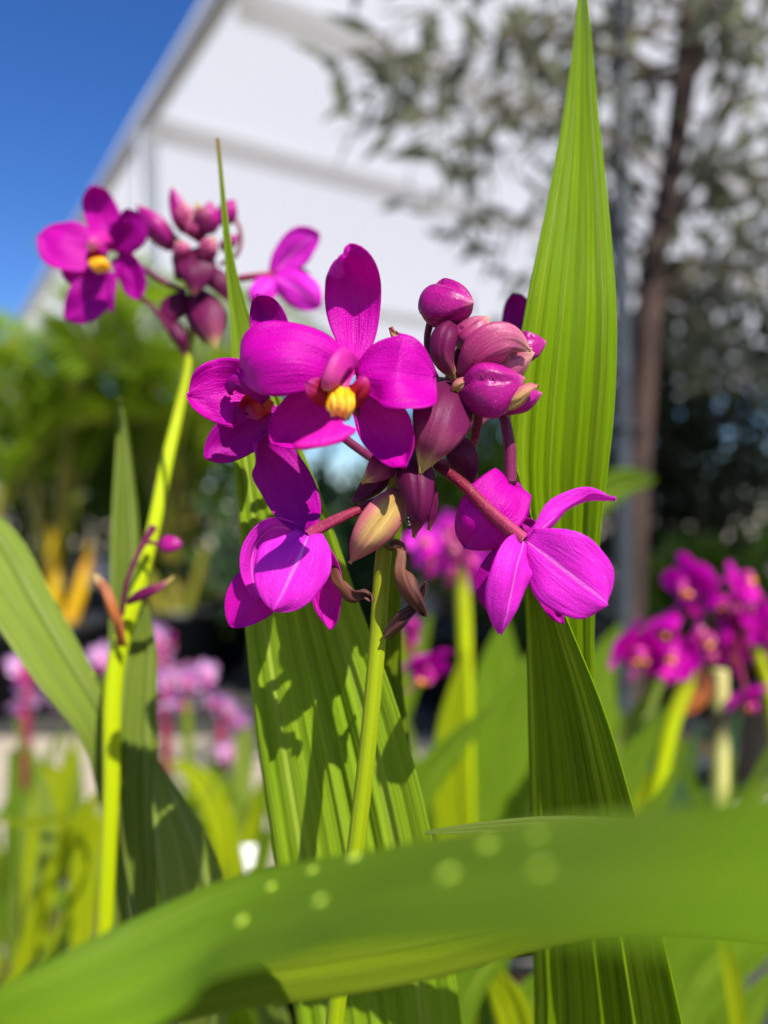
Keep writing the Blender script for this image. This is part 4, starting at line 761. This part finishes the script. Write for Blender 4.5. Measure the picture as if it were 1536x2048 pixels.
def inst(name, me, parent, loc, rot, sc=1.0):
    o = bpy.data.objects.new(name, me); COL.objects.link(o); o.parent = parent; o.location = Vector(loc) - WLOC[parent.name]; o.rotation_euler = rot; o.scale = (sc,) * 3; return o
def spike(parent, pts, d, flowers, kind, stem_m, r=6, buds=5, seed=1):
    """stem through px points at distance d; flowers at (x, y, yaw, pitch, size)"""
    q = random.Random(seed); P3 = [at(x, y, d) for x, y in pts]; z = Vector((P3[0].x, P3[0].y + 0.0, 0.17))
    mb = MB(); add_tube(mb, [z] + P3, [r * d / F] * len(P3) + [r * 0.55 * d / F], 10); mb.build('stem', M[stem_m], parent)
    top = P3[-1]
    for k, (x, y, yaw, pit, sz) in enumerate(flowers):
        p = at(x, y, d + q.uniform(-.02, .015)); inst('flower', FM[kind][k % len(FM[kind])] if kind in FM else FM['m'][0], parent, p, (R(pit), R(q.uniform(-20, 20)), R(yaw)), sz)
        mb = MB(); add_tube(mb, [P3[-1].lerp(P3[-2], q.random() * 0.25), (p + P3[-1]) / 2 + Vector((0, 0.004, -0.004)), p + Vector((0, 0.001, 0))], [0.0012, 0.0011, 0.0011], 6, 8); mb.build('pedicel', M['pedicel'], parent)
    for k in range(buds):
        inst('bud', BM[k % 2], parent, top + Vector((q.uniform(-.008, .008), q.uniform(-.008, .008), q.uniform(-.012, .004))), (q.uniform(-1, 1), q.uniform(-1, 1), 0), q.uniform(0.7, 1.1))
def bgplant(x, d, label, group='blurred orchids in the background', dx=0.0, pot=True):
    c = put(x, d); c = (c[0] + dx, c[1]); t = thing('orchid_plant', (c[0], c[1], 0.17), label, 'orchid', group)
    if pot: make_pot(c, 0.07, 0.18, 'black pot of the ' + label.split(',')[0])
    return t, Vector((c[0], c[1], 0.175))
def bl(parent, base, m, mid, d, hw, roll=0, pleat=(3, 0.0012, 1.0), cup=1.5):
    return lf(parent, M[m], [(x, y, (d - D0) * 1000) for x, y in mid], hw, base, roll=roll, pleat=pleat, cup=cup, nu=14, nv=24, th=0)

t, b = bgplant(1400, 0.52, 'blurred magenta orchid with two flower spikes at right edge')
spike(t, [(1290, 1700), (1318, 1560), (1345, 1440), (1372, 1368), (1390, 1290)], 0.50, [(1255, 1295, 40, 25, 1.0), (1325, 1240, 70, 60, .95), (1345, 1320, -30, -30, .85), (1395, 1275, 60, 10, .8), (1370, 1355, 0, 70, .7), (1300, 1300, -50, 30, .8)], 'm', 'stem_yellow', 17, 6, 3)
spike(t, [(1560, 1700), (1555, 1500), (1530, 1350), (1470, 1210)], 0.50, [(1385, 1165, -60, 20, 1.0), (1425, 1190, 50, 40, .8), (1490, 1235, 0, 0, 1.1), (1550, 1250, -20, 10, 1.0), (1495, 1390, 0, 70, .85), (1550, 1370, 20, 40, .9), (1440, 1275, 70, 30, .85), (1480, 1165, 30, -30, .8), (1465, 1300, -30, 20, .8)], 'm', 'stem_yellow', 12, 8, 4)
mb = MB(); add_tube(mb, [at(1440, 1660, .50), at(1441, 1500, .50), at(1440, 1340, .5)], [0.0055, 0.0055, 0.005], 12); mb.build('cut_stem', grad_mat('pale cut stem', [(0, (.62, .6, .16)), (.5, (.6, .58, .2)), (.64, (.12, .10, .05)), (.72, (.12, .10, .05)), (.78, (.6, .58, .2)), (1, (.66, .62, .25))], vein=.2, dark=(.4, .4, .1)), t)
pet(t, 'dried_bract', M['dried_orange'], [(1350, 1425, 335), (1385, 1410, 332), (1410, 1380, 330), (1400, 1330, 330)], 14, (0.5, 0.6, 2, 1.5), roll=30, cup=-3)
bl(t, b, 'leaf_soft', [(1345, 1330), (1300, 1400), (1250, 1500), (1215, 1620), (1260, 2000)], 0.54, [3, 22, 34, 36, 30], 20)
bl(t, b, 'leaf_bg', [(1350, 1400), (1300, 1470), (1240, 1580), (1200, 1700), (1250, 2000)], 0.50, [3, 20, 34, 38, 30], -10)
bl(t, b, 'leaf_bg', [(1365, 1500), (1345, 1560), (1310, 1640), (1290, 2000)], 0.42, [2, 14, 24, 30], 20)
bl(t, b, 'leaf_bg2', [(1440, 1820), (1452, 1900), (1470, 2000), (1480, 2100)], 0.30, [14, 17, 18, 18], 10, (2, .0008, 1))

t, b = bgplant(920, 0.58, 'blurred pink magenta orchid right behind the sharp stem')
spike(t, [(935, 1700), (932, 1450), (930, 1300), (925, 1180), (920, 1100)], 0.55, [(860, 1110, 30, 20, .75), (850, 1080, 0, -10, .7), (905, 1130, 0, 40, .7), (945, 1110, -20, 10, .75), (965, 1160, 10, 40, .7), (900, 1050, 0, 20, .6), (945, 1060, 20, -20, .6)], 'b', 'stem_yellow', 15, 8, 6)
bl(t, b, 'leaf_bg', [(1010, 1230), (1000, 1350), (1010, 1500), (985, 1700), (960, 2050)], 0.60, [4, 50, 75, 60, 30], 10)
bl(t, b, 'leaf_bg', [(1075, 1290), (1020, 1420), (960, 1560), (900, 1750), (930, 2050)], 0.55, [4, 40, 60, 50, 30], -15)
bl(t, b, 'leaf_bg', [(1000, 1400), (920, 1480), (850, 1560), (800, 1700), (900, 2050)], 0.5, [4, 24, 36, 30, 20], 15)
bl(t, b, 'leaf_bg2', [(930, 1300), (910, 1420), (900, 1560), (910, 1700), (930, 2050)], 0.52, [3, 26, 40, 34, 20], -20)
t, b = bgplant(800, 0.5, 'blurred orchid with one dangling purple flower below the withered bracts')
spike(t, [(800, 1700), (795, 1500), (792, 1380), (800, 1260)], 0.48, [(845, 1330, 60, 60, .95), (815, 1270, 30, 30, .6)], 'm', 'leaf_under', 16, 4, 8)
bl(t, b, 'leaf_under', [(790, 1180), (783, 1300), (790, 1450), (800, 1650), (800, 2050)], 0.46, [3, 16, 24, 28, 20], 10)
bl(t, b, 'leaf_bg', [(700, 1450), (760, 1560), (800, 1700), (800, 2050)], 0.55, [4, 40, 46, 20], -10)

LL = [(60, .95, 'pale lilac orchid at the far left, above the gravel', [(50, 1700), (52, 1500), (55, 1380), (60, 1320)], [(45, 1330, 20, 0, 1), (85, 1320, -20, 20, 1), (60, 1385, 0, 30, 1), (125, 1385, 30, 40, 1), (135, 1410, 0, 60, .9), (45, 1415, 0, 50, .9)]),
      (215, 1.0, 'pale lilac orchid glimpsed behind the arching left leaf', [(215, 1700), (212, 1500), (208, 1330)], [(205, 1310, 20, 0, .9), (225, 1345, 0, 30, .8)]),
      (330, .92, 'lilac orchid just right of the left leaf', [(335, 1750), (335, 1600), (330, 1400), (325, 1290)], [(310, 1270, 0, 10, .9), (320, 1310, 10, 0, .9), (325, 1420, 0, 60, .9), (312, 1350, 0, 30, .8)]),
      (385, .9, 'lilac orchid between the left leaf and the striped leaf', [(380, 1750), (378, 1550), (372, 1400), (370, 1345)], [(345, 1360, 10, 0, .95), (380, 1355, -10, 20, 1), (365, 1400, 0, 30, 1), (410, 1345, 20, 0, .8)]),
      (445, .88, 'pink lilac orchid nearest the striped leaf, with one low hanging bloom', [(437, 1780), (438, 1600), (440, 1480), (445, 1420)], [(450, 1415, 0, 10, .85), (475, 1440, 20, 30, .9), (460, 1505, 0, 0, .8), (430, 1400, -20, 20, .7), (485, 1460, 0, 40, .8)])]
for k, (x, d, lab, st, fl) in enumerate(LL):
    t, b = bgplant(x, d, lab, 'pale lilac orchids on the left'); spike(t, st, d, fl, 'l', 'leaf_under' if k % 2 else 'pedicel', 9, 4, 20 + k)
    q = random.Random(50 + k)
    for i in range(5):
        x0 = x + q.uniform(-150, 150); y0 = q.uniform(1480, 1640)
        bl(t, b, q.choice(['leaf_bg', 'leaf_bg2', 'leaf_bg']), [(x0, y0), ((x0 + x) / 2 + q.uniform(-20, 20), y0 + 90 + q.uniform(0, 60)), (x + q.uniform(-25, 25), y0 + 290)], d + q.uniform(-.06, .06), [3, q.uniform(20, 34), 16], q.uniform(-30, 30))

# leafy young orchids low at the left and bottom, without flowers
YY = [(60, .50, 'leafy orchid at bottom left with one long bright upright leaf', [([(215, 1560), (150, 1660), (95, 1780), (50, 1900), (10, 2060)], [5, 30, 32, 28, 22], 'leaf_bg2'), ([(0, 1640), (60, 1650), (130, 1640), (170, 1700), (100, 1900)], [10, 16, 18, 14, 10], 'leaf_bg2'), ([(75, 1530), (88, 1600), (95, 1680), (60, 1850)], [3, 26, 26, 18], 'leaf_soft'), ([(120, 1870), (80, 1930), (40, 2000), (20, 2080)], [8, 22, 26, 20], 'leaf_soft'), ([(30, 1450), (75, 1560), (100, 1700)], [3, 8, 8], 'leaf_bg')]),
      (190, .62, 'leafy orchid behind the base of the yellow left stem', [([(190, 1620), (170, 1720), (165, 1850), (170, 2000)], [5, 40, 42, 26], 'leaf_bg2'), ([(330, 1640), (240, 1740), (150, 1830), (110, 1990)], [6, 28, 30, 20], 'leaf_bg'), ([(60, 1740), (120, 1790), (170, 1890), (190, 2050)], [4, 24, 26, 20], 'leaf_bg'), ([(150, 1830), (155, 1900), (158, 1990)], [14, 26, 16], 'leaf_bg2')]),
      (400, .66, 'leafy orchid right of the left stem with yellow green blades', [([(340, 1520), (400, 1560), (440, 1640), (455, 1800), (450, 2000)], [5, 40, 46, 34, 20], 'leaf_bg2'), ([(480, 1620), (455, 1700), (440, 1800), (440, 2000)], [4, 28, 30, 20], 'leaf_bg'), ([(300, 1640), (350, 1700), (400, 1800), (440, 2000)], [4, 22, 24, 16], 'leaf_bg'), ([(520, 1560), (505, 1650), (470, 1760), (440, 2000)], [4, 24, 26, 16], 'leaf_bg2')]),
      (500, .30, 'leafy orchid at the bottom edge left of the striped leaf', [([(500, 1880), (525, 1960), (560, 2080)], [8, 26, 26], 'leaf_soft'), ([(380, 1930), (440, 1990), (480, 2090)], [30, 90, 90], 'leaf_fold')]),
      (1010, .36, 'leafy orchid at the bottom edge between the two tall leaves', [([(1060, 1840), (1000, 1890), (940, 1960), (900, 2080)], [12, 40, 44, 36], 'leaf_bg'), ([(980, 1930), (1010, 1990), (1040, 2080)], [10, 34, 40], 'leaf_bg2'), ([(1100, 1930), (1060, 2000), (1020, 2090)], [8, 40, 44], 'leaf_bg'), ([(900, 1800), (880, 1900), (860, 2080)], [8, 40, 44], 'leaf_under')]),
      (1400, .34, 'leafy orchid with a broad glossy leaf in the bottom right corner', [([(1560, 1800), (1470, 1850), (1390, 1930), (1340, 2080)], [60, 110, 110, 60], 'leaf_bg'), ([(1290, 1800), (1330, 1880), (1370, 1990), (1400, 2100)], [10, 70, 80, 50], 'leaf_bg'), ([(1570, 1930), (1520, 2000), (1480, 2090)], [10, 34, 36], 'leaf_bg')]),
      (1130, .75, 'leafy orchid behind the folded right leaf', [([(1240, 1250), (1200, 1340), (1190, 1480), (1170, 1700), (1150, 2000)], [5, 36, 50, 44, 24], 'leaf_bg'), ([(1060, 1350), (1090, 1480), (1120, 1640), (1140, 2000)], [5, 44, 50, 24], 'leaf_bg'), ([(1310, 960), (1250, 965), (1190, 1000), (1150, 1300), (1140, 1900)], [5, 30, 34, 26, 16], 'leaf_bg'), ([(1240, 1420), (1220, 1520), (1190, 1700), (1150, 2000)], [5, 34, 40, 24], 'leaf_bg')]),
      (1330, .95, 'leafy orchid in shade behind the right blurred orchid', [([(1400, 1450), (1370, 1560), (1340, 1700), (1330, 1900)], [5, 22, 30, 16], 'shrub_blue'), ([(1290, 1380), (1300, 1500), (1320, 1700), (1330, 1900)], [5, 22, 30, 16], 'shrub_blue'), ([(1480, 1420), (1440, 1560), (1380, 1700), (1340, 1900)], [5, 22, 30, 16], 'shrub_blue')]),
      (680, .8, 'leafy orchid behind the striped leaf and the sharp stem', [([(760, 1300), (740, 1420), (710, 1600), (690, 1900)], [5, 30, 36, 20], 'leaf_bg'), ([(620, 1200), (640, 1340), (660, 1550), (680, 1900)], [5, 34, 40, 20], 'leaf_bg'), ([(860, 1230), (820, 1330), (760, 1500), (690, 1900)], [5, 30, 36, 20], 'leaf_bg')])]
q = random.Random(77)
for x, d, n_, lab in [(20, .72, 16, 'tuft of thin arching blades at the left picture edge'), (150, .85, 16, 'tuft of thin blades in front of the gravel'), (300, .60, 12, 'tuft of narrow blades right of the yellow left stem'), (470, .78, 12, 'tuft of blades left of the striped leaf base'),
                      (880, .70, 14, 'tuft of blades right behind the sharp stem base'), (1030, .82, 14, 'tuft of blades between sharp stem and folded leaf'), (1280, .62, 14, 'tuft of blades below the right blurred orchid'), (1450, .58, 12, 'tuft of blades under the right picture edge orchid')]:
    L_ = []
    for i in range(n_):
        a = q.uniform(-1, 1); yt = q.uniform(1430, 1760); xt = x + a * 170 * .6 / d
        droop = q.random() < .4
        mid_ = ([(xt + a * 60, yt + 70)] if droop else []) + [(xt, yt), (x + a * 75, yt + q.uniform(110, 190)), (x + a * 25, 2000 + q.uniform(-40, 60))]
        w_ = q.uniform(9, 22); L_.append((mid_, ([3, w_ * .7] if droop else [3]) + [w_, w_ * .8], q.choice(['leaf_bg', 'leaf_bg2', 'leaf_soft', 'leaf_bg'])))
    YY.append((x, d, lab, L_))
for k, (x, d, lab, L_) in enumerate(YY):
    t, b = bgplant(x, d, lab, 'leafy orchids without flowers')
    if k < 3: hw_k = 0.58
    else: hw_k = 1.0
    for i, (mid_, hw_, m_) in enumerate(L_): bl(t, b, m_, mid_, d + 0.012 * i, [h * hw_k for h in hw_], [12, -16, 20, -8][i % 4])

# ------------------------------------------------------------------ small things: insect, water drops
ic = px(816, 1046, -8); mb = MB()
P, UV = tube_pts([ic + Vector((-.0001, 0, .0014)), ic + Vector((0, 0, .0010)), ic + Vector((0, 0, .0005)), ic + Vector((.0001, 0, .0002)), ic + Vector((.0002, 0, -.0006)), ic + Vector((.0003, 0, -.0013))], [.0001, .0004, .00022, .0003, .0007, .0001], 10, 24); mb.grid(P, UV)
for k, (dx, dz) in enumerate([(-1.6, 1.2), (-1.9, .2), (-1.6, -.6), (1.3, 1.3), (1.7, .4), (.9, -1.7)]):
    e = ic + Vector((dx * .001, -.0002, dz * .001)); s_ = ic + Vector((0, 0, .0005 - .00012 * (k % 3))); mb2 = (s_ + e) / 2 + Vector((0, -.0006, .0006)); add_tube(mb, [s_, mb2, e], [.00007, .00006, .00004], 5, 8)
tag(mb.build('ant', M['black'], loc=ic), 'tiny black insect clinging to the hanging maroon bract', 'insect')
def drop(P, i, j, r, label, k=0.55, flip=1):
    p = Vector(P[i, j]); a = Vector(P[min(i + 1, P.shape[0] - 1), j] - P[i - 1, j]); c = Vector(P[i, min(j + 1, P.shape[1] - 1)] - P[i, j - 1]); n = a.cross(c).normalized() * flip
    if n.dot(Vector((0, -0.4, 0.9))) < 0: n = -n
    u = a.normalized(); v = n.cross(u); mb = MB(); Q = np.zeros((9, 17, 3)); UV = np.zeros((9, 17, 2))
    for q in range(9):
        ph = math.pi / 2 * q / 8
        for s_ in range(17):
            th = 2 * math.pi * s_ / 16; Q[q, s_] = p + (u * math.cos(th) + v * math.sin(th)) * r * math.sin(ph) + n * (r * k * math.cos(ph) + 0.00005); UV[q, s_] = (s_ / 16, q / 8)
    mb.grid(Q, UV); mb.face([Q[8, s_] for s_ in range(16)][::-1]); tag(mb.build('water_drop', M['water'], loc=p), label, 'water drop', 'water drops on leaves')
def near(P, x, y):
    best = None
    for i in range(1, P.shape[0] - 1):
        for j in range(1, P.shape[1] - 1):
            X = P[i, j]; u = 768 + X[0] / X[1] * F; v = 1024 - (X[2] - CZ) / X[1] * F; d = (u - x) ** 2 + (v - y) ** 2
            if best is None or d < best[0]: best = (d, i, j)
    return best[1], best[2]
for x, y, r, lab in [(1075, 1676, .0007, 'round water drop near the upper edge of the foreground leaf'), (470, 1838, .0011, 'leftmost water drop on the foreground leaf'), (1100, 1765, .0008, 'faint water drop in the middle of the foreground leaf'), (650, 1812, .0010, 'water drop low on the left half of the foreground leaf'),
                     (715, 1722, .0013, 'large water drop high on the left half of the foreground leaf'), (890, 1738, .0011, 'water drop just left of the middle of the foreground leaf'), (980, 1698, .0010, 'water drop high in the middle of the foreground leaf'), (530, 1768, .0009, 'water drop by the upper left edge of the foreground leaf'), (625, 1748, .0009, 'water drop between the two upper left drops of the foreground leaf')]:
    i, j = near(PA, x, y); drop(PA, i, j, r * 0.72, lab)

for x, y, d, lab, sz in [(497, 1715, 0.62, 'small added white tag standing in for a bright glint left of the striped leaf', .006)]:
    c = at(x, y, d); mb = MB(); P = np.zeros((9, 5, 3)); UV = np.zeros((9, 5, 2))  # added white slip in place of a sun glint on a water drop
    for i in range(9):
        for j in range(5):
            t_ = i / 8; w_ = sz * (1 if t_ < .1 else 0.22); P[i, j] = c + Vector(((j / 4 - .5) * 2 * w_, 0.05 * (t_ * .2) + .002 * (j / 4 - .5) ** 2, .010 - t_ * (c.z + .010 - .15))); UV[i, j] = (j / 4, t_)
    add_sheet(mb, P, UV, .0006); tag(mb.build('glint_tag', M['white_paint'], loc=(c.x, c.y, .15)), lab, 'plant tag')
for nm, x, y, r, lab in [('leaf.006', 200, 1360, .0005, 'water drop on the pale leaf arching at the left'), ('leaf.005', 262, 1290, .0004, 'water drop on the upright leaf beside the left stem')]:
    if nm in o_pts: P = o_pts[nm]; i, j = near(P, x, y); drop(P, i, j, r, lab)
